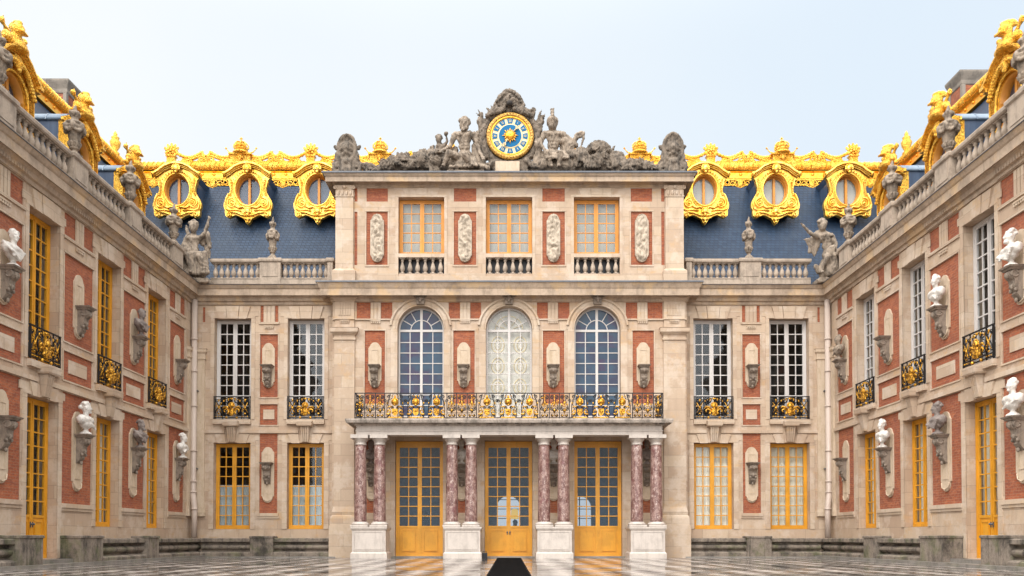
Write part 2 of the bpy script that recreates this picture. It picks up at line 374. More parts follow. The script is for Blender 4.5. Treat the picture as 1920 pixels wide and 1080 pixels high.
import time
T0 = time.time()
def sculpt(mb, name, mat, vox=.03, amp=.02, freq=3., fold=0., foldf=9., parent=None, loc=(0,0,0), smooth=2, rz=0):
    """join overlapping rough volumes into one continuous carved surface"""
    o = mb.build(name, mat)
    r = o.modifiers.new('r', 'REMESH'); r.mode = 'VOXEL'; r.voxel_size = vox; r.use_smooth_shade = True
    if smooth: sm = o.modifiers.new('s', 'SMOOTH'); sm.iterations = smooth; sm.factor = .5
    dg = bpy.context.evaluated_depsgraph_get(); me = bpy.data.meshes.new_from_object(o.evaluated_get(dg))
    bpy.data.objects.remove(o); me.name = name; pass
    for v in me.vertices:
        n = v.normal; p = v.co
        d = amp*noise.fractal(p*freq, 1.0, 2.0, 3)
        if fold: d += fold*sin(foldf*(p.x*1.3+p.z*.35+.6*noise.noise(p*2.1)))
        v.co = p+n*d
    me.update(); me.polygons.foreach_set('use_smooth', [True]*len(me.polygons))
    me.materials.clear(); me.materials.append(mat)
    ob = bpy.data.objects.new(name, me); C.objects.link(ob); ob.parent = parent; ob.location = loc; ob.rotation_euler = (0,0,rz)
    return ob
# ------------------------------------------------------------------ shared pieces
XL, XR = -14.2, 14.35                       # side wall planes; the back wall stands at y = 0
def wall_mesh(name, mat, parent, u0, u1, z0, z1, ops, y=0., th=.6, sides=(), arches=()):
    """ops: (ua, ub, za, zb, depth); a depth of the full wall thickness goes right through"""
    mb = MB(); us = sorted({u0, u1}|{o[0] for o in ops}|{o[1] for o in ops}); zs = sorted({z0, z1}|{o[2] for o in ops}|{o[3] for o in ops})
    for i in range(len(us)-1):
        for j in range(len(zs)-1):
            a, b, c, d = us[i], us[i+1], zs[j], zs[j+1]; mu, mz = (a+b)/2, (c+d)/2
            hit = [o for o in ops if o[0] < mu < o[1] and o[2] < mz < o[3]]
            if not hit: mb.add([(a,y,c),(b,y,c),(b,y,d),(a,y,d)], [(0,1,2,3)])
            if not hit or max(o[4] for o in hit) < th: mb.add([(a,y+th,c),(b,y+th,c),(b,y+th,d),(a,y+th,d)], [(3,2,1,0)])
    for o in ops:
        a, b, c, d, t = o
        e = y+t
        mb.add([(a,y,c),(a,e,c),(a,e,d),(a,y,d)], [(0,1,2,3)]); mb.add([(b,y,c),(b,e,c),(b,e,d),(b,y,d)], [(3,2,1,0)])
        mb.add([(a,y,c),(b,y,c),(b,e,c),(a,e,c)], [(0,1,2,3)]); mb.add([(a,y,d),(b,y,d),(b,e,d),(a,e,d)], [(3,2,1,0)])
    for (uc, r, zt) in [(x[0], x[1], x[2]) for x in arches]:      # round head: fills the corners of its rectangular opening
        n = 24; zs_ = zt-r
        P = [(uc+r*cos(pi*k/n), zs_+r*sin(pi*k/n)) for k in range(n+1)]
        for k in range(n):
            p, q = P[k], P[k+1]
            mb.add([(p[0],y,p[1]),(q[0],y,q[1]),(q[0],y,zt),(p[0],y,zt)], [(0,1,2,3)])
            mb.add([(p[0],y,p[1]),(q[0],y,q[1]),(q[0],y+th,q[1]),(p[0],y+th,p[1])], [(3,2,1,0)], True)
    for s_ in sides:
        mb.add([(s_,y,z0),(s_,y+th,z0),(s_,y+th,z1),(s_,y,z1)], [(0,1,2,3)])
    return mb.build(name, mat, parent)

def window(parent, x, z, y, w, h, rows, paint, glassmat=GLASS, curtain=None, ch=1., cols=2, panel=0., name='window', head=0., door=False, cy=.18, cz=0.):
    """two glazed leaves; glass, curtain and ironmongery are sub-parts"""
    f = MB(); o = .075; c = .055
    f.box(-w/2, -w/2+o, -.05, .06, 0, h); f.box(w/2-o, w/2, -.05, .06, 0, h); f.box(-w/2+o, w/2-o, -.05, .06, h-o-head, h)
    f.box(-w/2+o, w/2-o, -.08, .06, 0, .10)
    zb = .10+panel; zt = h-o-head
    s = .08
    for sg in (-1, 1):
        xa, xb = sorted((sg*(w/2-o), sg*.012))
        f.box(xa, xa+s, -.03, .04, .10, zt); f.box(xb-s, xb, -.035, .04, .10, zt)
        f.box(xa+s, xb-s, -.03, .04, zt-s, zt); f.box(xa+s, xb-s, -.03, .04, zb, zb+s)
        if panel:
            f.box(xa+s, xb-s, .0, .03, .10, zb); f.box(xa+s+.07, xb-s-.07, -.02, .0, .19, zb-.08)
            for q0, q1, w0, w1 in ((xa+s+.10, xa+s+.125, .22, zb-.11), (xb-s-.125, xb-s-.10, .22, zb-.11), (xa+s+.125, xb-s-.125, .22, .245), (xa+s+.125, xb-s-.125, zb-.135, zb-.11)): f.box(q0, q1, -.045, -.02, w0, w1)
        gw = (xb-xa-2*s)
        for k in range(1, cols): f.box(xa+s+gw*k/cols-.02, xa+s+gw*k/cols+.02, -.022, .03, zb+s, zt-s)
        for k in range(1, rows): zz = zb+s+(zt-zb-2*s)*k/rows; f.box(xa+s, xb-s, -.024, .032, zz-.02, zz+.02)
    f.box(-.02, .02, -.05, -.035, .10, zt)
    r = f.build(name, paint, parent, (x, y, z))
    g = MB(); g.add([(-w/2+o,.0,zb),(w/2-o,.0,zb),(w/2-o,.0,zt),(-w/2+o,.0,zt)], [(0,1,2,3)]); g.build('glass', glassmat, r)
    if curtain is not None:
        m = MB(); n = 60; vs = []; 
        for k in range(n+1):
            xx = -w/2+.02+(w-.04)*k/n; fo = .25 if curtain is SHADE else 1; yy = cy+fo*(.022*sin(k*1.9+x)+.012*sin(k*.7))
            vs += [(xx, yy, cz+.05), (xx, yy, cz+.05+(h-.1-cz)*ch)]
        m.add(vs, [(2*k, 2*k+2, 2*k+3, 2*k+1) for k in range(n)], True); m.build('curtain', curtain, r)
    if door:
        k = MB(); k.ball((.06, -.08, 1.05), .035); k.ball((-.06, -.08, 1.05), .035); k.box(.045,.075,-.06,-.03,.95,1.12); k.box(-.075,-.045,-.06,-.03,.95,1.12); k.build('handle', DARKLEAD, r)
    return r

def mask_blobs(mb, c, s):                       # a small carved face with rays of hair
    x, y, z = c
    mb.ball((x,y,z), (s*.42,s*.34,s*.52)); mb.ball((x,y-s*.33,z-s*.02), (s*.07,s*.12,s*.12), seg=8, rings=6)
    for k in range(9):
        a = pi*(k/8)*1.2-.1*pi; mb.ball((x+cos(a)*s*.5, y, z+.08*s+sin(a)*s*.5), (s*.17, s*.14, s*.17), seg=8, rings=5)
    mb.ball((x,y-s*.1,z-s*.52), (s*.22,s*.2,s*.2), seg=8, rings=6)

# window railing: black iron with gilded mask, horns and crossed torches
def make_railing(w, h):
    f = MB(); t = .018
    f.box(-w/2, w/2, -.03, .03, h-.035, h); f.box(-w/2, w/2, -.022, .022, .05, .08); f.box(-w/2, w/2, -.022, .022, .16, .18)
    for x in (-w/2+t, w/2-t, -.42, .42, -w/2+.07, w/2-.07): f.box(x-t*.8, x+t*.8, -.018, .018, 0, h-.035)
    for sg in (-1, 1):
        cx = sg*(w/4+.17)
        for a in (-1, 1):
            f.tube([(cx+a*sg*.17*cos(q*.5), -.005, .2+(h-.27)*q/6) for q in range(7)], .017, 5)
            f.tube(spiral(cx+a*.09, .32, .015, .09, 1.3, 0, 14, .0, a), .016, 5); f.tube(spiral(cx+a*.09, h-.22, .015, .09, 1.3, 1, 14, .0, a), .016, 5)
        f.tube(spiral(sg*.2, h-.2, .02, .14, 1.4, 0, 18, .01, sg), .018, 5); f.tube(spiral(sg*.26, .33, .02, .14, 1.5, 2, 18, .01, sg), .018, 5)
        f.tube([(sg*.05, 0, h-.05), (sg*.12, 0, .75), (sg*.36, 0, .62), (sg*.40, 0, .3)], .016, 5)
    r = f.build('railing', IRON)
    g = MB()
    mask_blobs(g, (0, -.07, .58), .24); g.ball((0, -.06, .33), (.12, .06, .20)); g.box(-.09, .09, -.09, -.02, .16, .32)
    for sg in (-1, 1):
        g.tube(spiral(sg*.27, .34, .03, .15, .85, -1.2, 16, -.05, sg), [.022+.03*k/16 for k in range(17)], 7)
        g.ball((sg*.23, -.05, .06), .055); g.tube([(sg*.1, -.05, .42), (sg*.2, -.06, .52), (sg*.32, -.06, .55), (sg*.40, -.05, .46)], [.03,.05,.045,.02], 7)
        cx = sg*(w/4+.17)
        for a in (-1, 1): g.tube([(cx+a*.12, -.03, .28), (cx, -.035, .5), (cx-a*.13, -.03, .74)], [.012,.022,.012], 5)
        g.ball((cx, -.04, .5), (.05,.03,.05)); g.ball((cx, -.03, .83), (.035,.02,.07)); g.ball((cx, -.03, .24), (.05,.02,.035))
        for k in range(3): g.ball((cx+(k-1)*.11, -.03, .11), (.04,.02,.022), seg=8, rings=5)
        g.ball((sg*.15, -.03, .86), (.03,.02,.06)); g.ball((sg*.36, -.03, .8), (.03,.02,.05))
        for q in range(4): g.ball((sg*(.08+.09*q), -.03, .92-.03*q), (.022,.016,.03), seg=7, rings=5)
        for q in range(5): g.ball((cx+rnd.uniform(-.14,.14), -.03, rnd.uniform(.3,.9)), (.03,.018,.024), seg=7, rings=5)
    g.ball((0, -.04, .9), (.06,.03,.05))
    g.build('gilded_mask', RGOLD, r)
    return r

# carved wall bracket and the long stone plate behind it
def bracket_mesh():
    m = MB(); m.loft(-.235, .235, -.42, .0, [(0,-.05),(.02,-.045),(.04,0)]); m.loft(-.2, .2, -.37, .0, [(0,-.11),(.03,-.05)])
    prof = [(-.0,-.1),(-.30,-.11),(-.36,-.17),(-.36,-.25),(-.30,-.33),(-.24,-.38),(-.23,-.48),(-.24,-.55),(-.19,-.64),(-.15,-.70),(-.17,-.76),(-.10,-.86),(-.04,-.93),(0,-.95)]
    for (hw, k) in ((.15, 1.), (.10, 1.08)):
        n = len(prof); vs = [(-hw*(1+.25*(z+.5)), y*k, z) for y, z in prof]+[(hw*(1+.25*(z+.5)), y*k, z) for y, z in prof]
        m.add(vs, [(i, i+1, i+1+n, i+n) for i in range(n-1)]+[tuple(range(n)), tuple(range(n, 2*n))[::-1]])
    for sx in (-1, 1):
        m.tube([(sx*.16, -.24+.09*cos(a*.5), -.22+.09*sin(a*.5)) for a in range(13)], .025, 6)
        m.ball((sx*.12, -.2, -.66), (.05,.05,.06), seg=8, rings=6)
    m.ball((0, -.36, -.24), (.07,.05,.1), seg=8, rings=6); m.ball((0, -.23, -.56), (.05,.06,.09), seg=8, rings=6)
    m.ball((0,-.12,-.93), (.05,.05,.07), seg=8, rings=6)
    return m
def plate_mesh(h, w, z0):                       # hangs from z0 (top) downwards
    m = MB()
    def outline(k):
        hw = w/2-k; r = hw*.8; P = []
        P += [(hw, -h+w*.55), (hw, -.38-k*.2)] 
        P += [(r*cos(a*pi/10), -.36+ (r*1.05)*sin(a*pi/10)) for a in range(1, 10)]
        P += [(-hw, -.38-k*.2), (-hw, -h+w*.55)]
        P += [(-hw*.80, -h+w*.5)]+[(r*cos(pi+a*pi/10), -h+w*.42+(r*1.0)*sin(pi+a*pi/10)) for a in range(0, 11)]+[(hw*.80, -h+w*.5)]
        return [(x, z+z0) for x, z in P]
    m.prism(outline(0), -.05, .0)
    b = .02; hw = w/2
    m.box(-hw*.55, -hw*.55+b, -.065, -.05, z0-h+.45, z0-.45); m.box(hw*.55-b, hw*.55, -.065, -.05, z0-h+.45, z0-.45)
    m.box(-hw*.55+b, hw*.55-b, -.065, -.05, z0-.47, z0-.45); m.box(-hw*.55, hw*.55, -.07, -.05, z0-h+.41, z0-.0-h+.45)
    m.tube([(-hw*.8,-.06,z0-h+.3),(-hw*.6,-.08,z0-h+.14),(0,-.08,z0-h+.07),(hw*.6,-.08,z0-h+.14),(hw*.8,-.06,z0-h+.3)], .02, 6)
    return m
BR = bracket_mesh().build('bracket', CONS)

def put_niche(parent, x, y, ztop, h, w, zshelf, plate_cache={}):
    key = (round(h, 2), round(w, 2))
    p = plate_mesh(h, w, 0).build('niche_plate', NICHE, parent, (x, y, ztop))
    b = copy_tree(BR, parent, (x, y-.05, zshelf)); return b

def triglyph(mb, x, y, z0, z1, w):              # fluted plate with drops below
    n = 3; s = w/n
    mb.box(x-w/2, x+w/2, y+.0, y+.02, z0, z1)
    for k in range(n): mb.box(x-w/2+s*k+.02, x-w/2+s*(k+1)-.02, y-.03, y+.0, z0, z1-.02)
def guttae(mb, x, y, z, w):
    mb.box(x-w/2, x+w/2, y-.06, y, z-.05, z)
    for k in range(5): q = x-w/2+w*(k+.5)/5; mb.box(q-w*.06, q+w*.06, y-.05, y, z-.13, z-.05)

PROTO_RAIL = make_railing(1.64, 1.02)
ZT, ZU1, ZU0 = Lz(572), Lz(597), Lz(786)         # wall top, upper window head and foot
ZS1, ZS0 = Lz(812, -.06), Lz(806, -.06)
ZG1, ZG0 = Lz(830), Lz(992)
ZB = .84
CORN_PROF = [(-.1, ZT), (.06, ZT), (.08, Lz(566,-.08)), (.16, Lz(564,-.16)), (.20, Lz(558,-.2)), (.27, Lz(555,-.27)), (.29, Lz(553.5,-.29)),
             (.38, Lz(553.5,-.38)), (.38, Lz(542,-.38)), (.42, Lz(540,-.42)), (.48, Lz(535,-.48)), (.50, Lz(533.5,-.5)), (-.1, Lz(532.5,-.5)+.03)]
ZC = Lz(532.5, -.5)+.03                             # top of the main cornice

def wing(root, u0, u1, wins, panels, strips, mitre, ground, upcol, pw, lowcol=None, doors=()):
    """facade of one wing in its own frame: x along the wall, -y out of it"""
    ops = []
    for i, (uc, w) in enumerate(wins):
        ops += [(uc-w/2, uc+w/2, ZU0, ZU1, .6), (uc-w/2, uc+w/2, (.24 if i in doors else ZG0), ZG1, .6)]
    B = {'b': [], 'g': []}
    for uc, hw in panels:
        for a, b, c, d in ((uc-hw, uc+hw, Lz(604), Lz(573)), (uc-hw, uc+hw, Lz(745), Lz(627)), (uc-hw, uc+hw, Lz(797), Lz(758)), (uc-hw, uc+hw, Lz(962), Lz(813))):
            ops.append((a, b, c, d, .05)); B['b'].append((a, b, c, d))
    for (a, b) in strips:
        for c, d in ((Lz(604), Lz(576)), (Lz(745), Lz(690)), (Lz(797), Lz(758)), (Lz(955), Lz(838))):
            ops.append((a, b, c, d, .05)); B['b'].append((a, b, c, d))
    wall_mesh('stone_wall', STONE, root, u0, u1, 0, ZT, ops)
    for a, b, c, d in B['b']:
        MB().box(a-.001, b+.001, .03, .2, c-.001, d+.001).build('brick_panel', BRICK, root)
    tr = MB()                                    # raised trims
    for uc, hw in panels:
        wt = min(.62, hw*1.2); triglyph(tr, uc, -.005, Lz(604), Lz(573), wt*.8 if hw > .6 else .52)
        tr.box(uc-hw-.06, uc+hw+.06, -.05, 0, Lz(608), Lz(604.2)); guttae(tr, uc, 0, Lz(611), wt*.85)
        k = .045
        for a, b, c, d in ((uc-hw, uc+hw, Lz(745), Lz(627)), (uc-hw, uc+hw, Lz(797), Lz(758))):
            tr.box(a-k, a, -.025, 0, c, d); tr.box(b, b+k, -.025, 0, c, d); tr.box(a-k, b+k, -.03, 0, d, d+.06); tr.box(a-k, b+k, -.03, 0, c-k, c)
        tr.box(uc-hw-.07, uc+hw+.07, -.07, 0, Lz(968), Lz(962.4)); tr.box(uc-hw-.10, uc+hw+.10, -.036, 0, Lz(972), Lz(968.1))
        tr.box(uc-hw*.62, uc+hw*.62, .0, .03, Lz(786), Lz(768))
    hp = [(p[0], p[1]) for p in panels]
    for i, (uc, w) in enumerate(wins):
        a, b = uc-w/2, uc+w/2
        # architraves
        for za, zb, s in ((ZU0, ZU1, .17), (ZG0, ZG1, .22)):
            zz = .24 if (i in doors and za == ZG0) else za
            tr.box(a-s, a-.0, -.03, .01, zz, zb); tr.box(b, b+s, -.03, .01, zz, zb)
            tr.box(a-s, b+s, -.04, .01, zb+.001, zb+.10)
            tr.box(a-s-.16, b+s+.16, -.02, .01, zb+.1, zb+.34)
        # splayed flat-arch stones
        for zb, zt2 in ((ZU1+.002, Lz(575)), (ZG1+.002, Lz(814))):
            for (x0, x1, X0, X1, pr) in ((-.24,.24,-.29,.29,.10), (-.62,-.26,-.78,-.31,.075), (.26,.62,.31,.78,.075)):
                if zb > 6 or x0 != -.24: tr.prism([(uc+x0, zb-.03), (uc+x1, zb-.03), (uc+X1, zt2), (uc+X0, zt2)], -pr, .01)
        # sill and its fluted console
        tr.box(a-.02, b+.02, -.14, .01, Lz(795,-.1), Lz(786.5,-.1))
        tr.loft(uc-.3, uc+.3, -.34, .0, [(0, Lz(799,-.3)), (.03, Lz(797,-.3)), (.05, Lz(790,-.3)), (.05, Lz(788.5,-.3))], back=False)
        zt3, zb3 = Lz(800,-.2), Lz(828,-.2)
        for k in range(4):
            x0 = -.2+.1*k
            tr.add([(uc+x0+.012, -.27, zt3), (uc+x0+.088, -.27, zt3), (uc+(x0+.088)*.75, -.14, zb3), (uc+(x0+.012)*.75, -.14, zb3),
                    (uc+x0+.012, 0, zt3), (uc+x0+.088, 0, zt3), (uc+(x0+.088)*.75, 0, zb3), (uc+(x0+.012)*.75, 0, zb3)],
                   [(0,1,2,3),(0,4,5,1),(3,2,6,7),(0,3,7,4),(1,5,6,2)])
        tr.add([(uc-.2,-.22,zt3),(uc+.2,-.22,zt3),(uc+.15,-.1,zb3+.01),(uc-.15,-.1,zb3+.01),(uc-.2,0,zt3),(uc+.2,0,zt3),(uc+.15,0,zb3+.01),(uc-.15,0,zb3+.01)],
               [(0,1,2,3),(0,4,5,1),(3,2,6,7),(0,3,7,4),(1,5,6,2)])
    # string course between the floors, broken at the consoles
    xs = [u0+(.06 if mitre[0] else 0)]
    for uc, w in wins: xs += [uc-.32, uc+.32]
    xs.append(u1-(.06 if mitre[1] else 0)); xs.sort()
    for k in range(0, len(xs), 2): tr.box(xs[k], xs[k+1], -.07, .01, ZS1, ZS0)
    tr.box(u0, u1, -.05, .01, 0, .84) if not doors else None
    tr.build('carved_trim', STONE2, root)
    MB().sweep(CORN_PROF, u0, u1, *mitre).build('cornice', CORN, root)
    LM = [(.1, ZC-.031), (.52, ZC-.055), (.53, ZC-.035), (.1, ZC+.03)]
    MB().sweep([(p, z) for p, z in LM], u0, u1, *mitre).build('lead_flashing', DARKLEAD, root)
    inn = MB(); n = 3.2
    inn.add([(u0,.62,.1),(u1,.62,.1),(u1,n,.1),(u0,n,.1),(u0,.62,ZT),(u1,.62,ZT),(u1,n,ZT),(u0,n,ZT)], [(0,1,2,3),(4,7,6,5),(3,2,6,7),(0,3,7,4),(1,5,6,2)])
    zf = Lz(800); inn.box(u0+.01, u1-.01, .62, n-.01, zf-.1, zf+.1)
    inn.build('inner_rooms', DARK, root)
    for i, (uc, w) in enumerate(wins):
        if upcol: 
            window(root, uc, ZU0, .34, w-.02, ZU1-ZU0-.02, 9, upcol[0], curtain=upcol[1], cy=.5)
        g = ground[i % len(ground)]
        if i in doors: window(root, uc, .24, .34, w-.02, ZG1-.24-.02, 8, YEL, curtain=g[0], ch=g[1], panel=1.15, name='glazed_door', door=True, cz=g[2])
        else: window(root, uc, ZG0, .34, w-.02, ZG1-ZG0-.02, 8, YEL, curtain=g[0], ch=g[1], cz=g[2])
        r = copy_tree(PROTO_RAIL, root, (uc, -.06, ZU0+.0)); r.scale = (w/1.64, 1, 1)

def benches(root, name, u0, u1, blocks, label, cat, corner=0, gap=None):
    """low moulded stone bench along the foot of a wall"""
    o = empty(name, loc=root.matrix_basis @ Vector(((u0+u1)/2, -.2, 0)), rz=root.rotation_euler.z, label=label, category=cat)
    sh = (u0+u1)/2
    prof = [(0,.0),(.60,.0),(.60,.20),(.54,.24),(.34,.28),(.34,.33),(.42,.36),(.48,.42),(.49,.48),(.46,.54),(.38,.58),(.32,.60),(.32,.66),(.50,.68),(.54,.70),(.54,.82),(.50,.85),(0,.86)]
    blocks = sorted(blocks); edges = [u0]+[x for b in blocks for x in (b[0]-b[1], b[0]+b[1])]+[u1]
    m = MB()
    for k in range(0, len(edges), 2):
        if edges[k+1] > edges[k]+.02: m.sweep([(p-.2, z) for p, z in prof], edges[k]-sh, edges[k+1]-sh)
    m.build('moulded_seat', BENCH, o)
    for b in blocks:
        q = MB(); q.loft(b[0]-b[1]-sh, b[0]+b[1]-sh, -.46, .2, [(0,0),(0,.86),(.03,.87),(.03,.93),(0,.95)], back=False); q.build('stone_block', BENCH, o)
    return o

# ------------------------------------------------------------------ ground
def sheet(name, x0, x1, y0, y1, z, mat, th=0):
    m = MB()
    if th: m.box(x0, x1, y0, y1, z-th, z)
    else: m.add([(x0,y0,z),(x1,y0,z),(x1,y1,z),(x0,y1,z)], [(0,1,2,3)])
    return tag(m.build(name, mat), kind='structure')
sheet('ground', -400, 400, -400, 400, -.752, COBBLE)
sheet('marble_court_floor', -14.6, 14.8, -24.0, .4, 0, FLOOR, .6)
for k in range(4): sheet('court_step', -14.6, 14.8, -24.0-.4*(k+1), -24.0-.4*k, -.15*(k+1), KERB, .2)
for sx, X in ((1, XL), (-1, XR)):
    a, b = sorted((X, X+sx*.95)); sheet('kerb', a, b, -23.8, -.62 , .10, KERB, .1)
a = sheet('kerb', XL+.95, -7.6, -.85, .0, .05, KERB, .05); b = sheet('kerb', 7.7, XR-.95, -.85, .0, .05, KERB, .05)

# ------------------------------------------------------------------ the two front wings (back of the court)
WLW, WRW = Xx(470)-Xx(401), Xx(1374)-Xx(1300)
def fx(px): return Xx(px, 760)
LW = empty('palace_wing', (0,0,0), label='front-facing palace wing left of the clock pavilion, dark panes in its oval dormers', category='building', group='wings of the palace round the court')
RW = empty('palace_wing', (0,0,0), label='front-facing palace wing right of the clock pavilion, pale blinds in its oval dormers', category='building', group='wings of the palace round the court')
PE0, PE1 = Xx(623, 760, -.5), Xx(1288, 760, -.5)
wing(LW, XL, PE0+.01, [(fx(436), WLW), (fx(573.5), WLW)], [(fx(504), .40)], [(fx(379), fx(383.5))], (1, 0),
     [(CURTB, .52, 0)], (WHITEP, None), .4)
wing(RW, PE1-.01, XR, [(fx(1337.5), WRW), (fx(1480), WRW)], [(fx(1409), .40)], [(fx(1534), fx(1538.5))], (0, -1),
     [(CURT, 1., 0)], (WHITEP, None), .4)
for root, px in ((LW, 503), (RW, 1409.5)):
    put_niche(root, fx(px), .03, Lz(638), Lz(638)-Lz(728), .56, Lz(684, -.3))
    put_niche(root, fx(px+ (1 if px < 900 else 0)-1), .03, Lz(833), Lz(833)-Lz(943), .56, Lz(867, -.3))

# side wings, each in its own frame
SLW = empty('palace_wing', (XL, 0, 0), R(90), label='long left side wing of brick and stone with yellow upper windows', category='building', group='wings of the palace round the court')
SRW = empty('palace_wing', (XR, 0, 0), R(-90), label='long right side wing of brick and stone with white upper windows', category='building', group='wings of the palace round the court')
WY = [-3.8, -7.78, -11.86, -15.95, -20.0]
PY = [-1.72, -5.78, -9.82, -13.9, -17.98]
wing(SLW, -22, 0, [(y, 1.70) for y in WY], [(PY[0], .80)]+[(y, .92) for y in PY[1:]], [], (0, -1), [(CURT, 1, 0), (CURT, 1, 0), (None, 1, 0)], (YEL, CURTB if False else None), .9, doors=(2,))
wing(SRW, 0, 22, [(-y, 1.70) for y in WY], [(-PY[0], .80)]+[(-y, .92) for y in PY[1:]], [], (1, 0), [(CURT, 1, 0), (CURT, 1, 0), (CURT, 1, 0)], (WHITEP, None), .9, doors=(2,))
NZ = dict(up=(Lz(642), Lz(642)-Lz(735), .62, Lz(688, -.3)), lo=(Lz(830), Lz(830)-Lz(945), .62, Lz(865, -.3)))
for root, sg in ((SLW, 1), (SRW, -1)):
    for y in PY:
        for k in ('up', 'lo'):
            zt, h, w_, zs = NZ[k]; put_niche(root, sg*y, .03, zt, h, w_, zs)
# corner pilaster strips
for root, ua, ub in ((LW, XL+.12, XL+.62), (RW, XR-.62, XR-.12), (SLW, -.62, -.12), (SRW, .12, .62)):
    m = MB(); zc = Lz(655); m.box(ua+.04, ub-.04, -.09, .01, Lz(950), zc-.5)
    m.loft(ua+.02, ub-.02, -.10, .0, [(0, zc-.5), (.03, zc-.46), (.03, zc-.42), (0, zc-.4), (0, zc-.22), (.06, zc-.14), (.06, zc-.03), (.08, zc)], back=False)
    m.loft(ua, ub, -.12, 0, [(.02, Lz(968)), (.02, Lz(960)), (0, Lz(955)), (0, Lz(950))], back=False)
    m.build('corner_pilaster', NICHE, root)
# modillion rows under the side cornices (broken)
for root, sg in ((SLW, 1), (SRW, -1)):
    for y in PY:
        m = MB()
        for k in range(14): u = sg*y-.85+k*.13; m.box(u-.04, u+.04, -.20, 0, Lz(565,-.1), Lz(559,-.1))
        m.box(sg*y-.95, sg*y+.95, -.09, 0.0, Lz(571), Lz(566))
        m.build('dentil_row', CORN, root)

# ------------------------------------------------------------------ clock pavilion
PV = empty('palace_pavilion', (0, -.5, 0), label='projecting central pavilion with arched windows, attic storey and clock group on its cornice', category='building')
Y = -.5                                        # children are built in the pavilion frame (y measured from its wall)
def vx(px, py=760): return Xx(px, py, Y)
def vz(py): return Lz(py, Y)
CC = [vx(788.5), vx(954.5), vx(1120.5)]
AR = vx(832)-vx(788.5)                          # arch half width
ZA, ZAB = vz(574), vz(783)
ops = [(c-AR, c+AR, ZAB, ZA, .6) for c in CC]
DW = (vx(830, 950)-vx(740, 950))/2
DC = [vx(785.5, 950), vx(953.5, 950), vx(1122, 950)]
ZD = Lz(828, 0)
ops += [(c-DW, c+DW, .06, ZD, .6) for c in DC]
pan = []
for a, b in ((684, 722), (850, 890), (1018, 1058), (1186, 1226)):
    pan.append((vx(a, 680), vx(b, 680), vz(757), vz(620)))
fr = [(vx(a), vx(b), vz(598), vz(567)) for a, b in ((668, 695), (714, 736), (874, 880), (1028, 1034), (1172, 1194), (1214, 1244))]
nb = []                                         # frieze bricks between the arches, cut by the archivolts in front
for a, b in ((668, 735), (841, 902), (1007, 1068), (1174, 1243)): nb.append((vx(a), vx(b), vz(598), vz(567)))
low = [(vx(c, 900)-.42, vx(c, 900)+.42, Lz(962), Lz(822)) for c in (697, 866, 1038, 1212)]
PANS = pan+nb+low
wall_mesh('stone_wall', STONE, PV, PE0, PE1, 0, vz(556), ops+[(a,b,c,d,.05) for a,b,c,d in PANS], 0, .6, (PE0, PE1), [(c, AR, ZA) for c in CC])
for a, b, c, d in PANS: MB().box(a-.001, b+.001, .03, .2, c-.001, d+.001).build('brick_panel', BRICK, PV)
tr = MB()
for a, b, c, d in pan:
    k = .05; tr.box(a-k, a, -.03, 0, c, d); tr.box(b, b+k, -.03, 0, c, d); tr.box(a-k, b+k, -.035, 0, d, d+.06)
for c in (705, 877, 1031, 1204):
    px = {705:704, 877:872, 1031:1037, 1204:1205}[c]; x = vx(px)
    triglyph(tr, x, -.012, vz(598), vz(567), .46); guttae(tr, x, 0, vz(601), .46)
for a, b in ((623, 735), (841, 901), (1007, 1067), (1175, 1288)): tr.box(vx(a), vx(b), -.06, .01, vz(600.5), vz(598))
for c in CC:                                     # archivolts
    n = 28; zs = ZA-AR; r0, r1 = AR, AR+.33
    for (ra, rb, pr) in ((r0, r1, .05), (r1-.07, r1+.03, .10), (r0, r0+.05, .07)):
        a0 = .12 if rb > r1 else 0
        P = [(c+ra*cos(a0+(pi-2*a0)*k/n), zs+ra*sin(a0+(pi-2*a0)*k/n)) for k in range(n+1)]; Q = [(c+rb*cos(a0+(pi-2*a0)*k/n), zs+rb*sin(a0+(pi-2*a0)*k/n)) for k in range(n+1)]
        for k in range(n):
            vs = [(P[k][0],-pr,P[k][1]),(P[k+1][0],-pr,P[k+1][1]),(Q[k+1][0],-pr,Q[k+1][1]),(Q[k][0],-pr,Q[k][1])]; vs += [(x, .035, z) for x, y, z in vs]
            tr.add(vs, [(0,1,2,3),(2,6,7,3),(0,4,5,1)], True)
    tr.box(c-AR-.30, c-AR, -.045, .01, ZAB, zs); tr.box(c+AR, c+AR+.30, -.045, .01, ZAB, zs)
tr.build('carved_trim', STONE2, PV)
for c in CC:                                     # carved keystones
    m = MB(); m.prism([(c-.17, vz(572)), (c+.17, vz(572)), (c+.24, vz(553)), (c-.24, vz(553))], -.2, .0)
    for sx in (-1, 1): m.tube(spiral(c+sx*.2, vz(557), .02, .09, 1.2, 0, 12, -.22, sx), .03, 6)
    mask_blobs(m, (c, -.24, vz(562)), .24); m.build('keystone', CONS, PV)
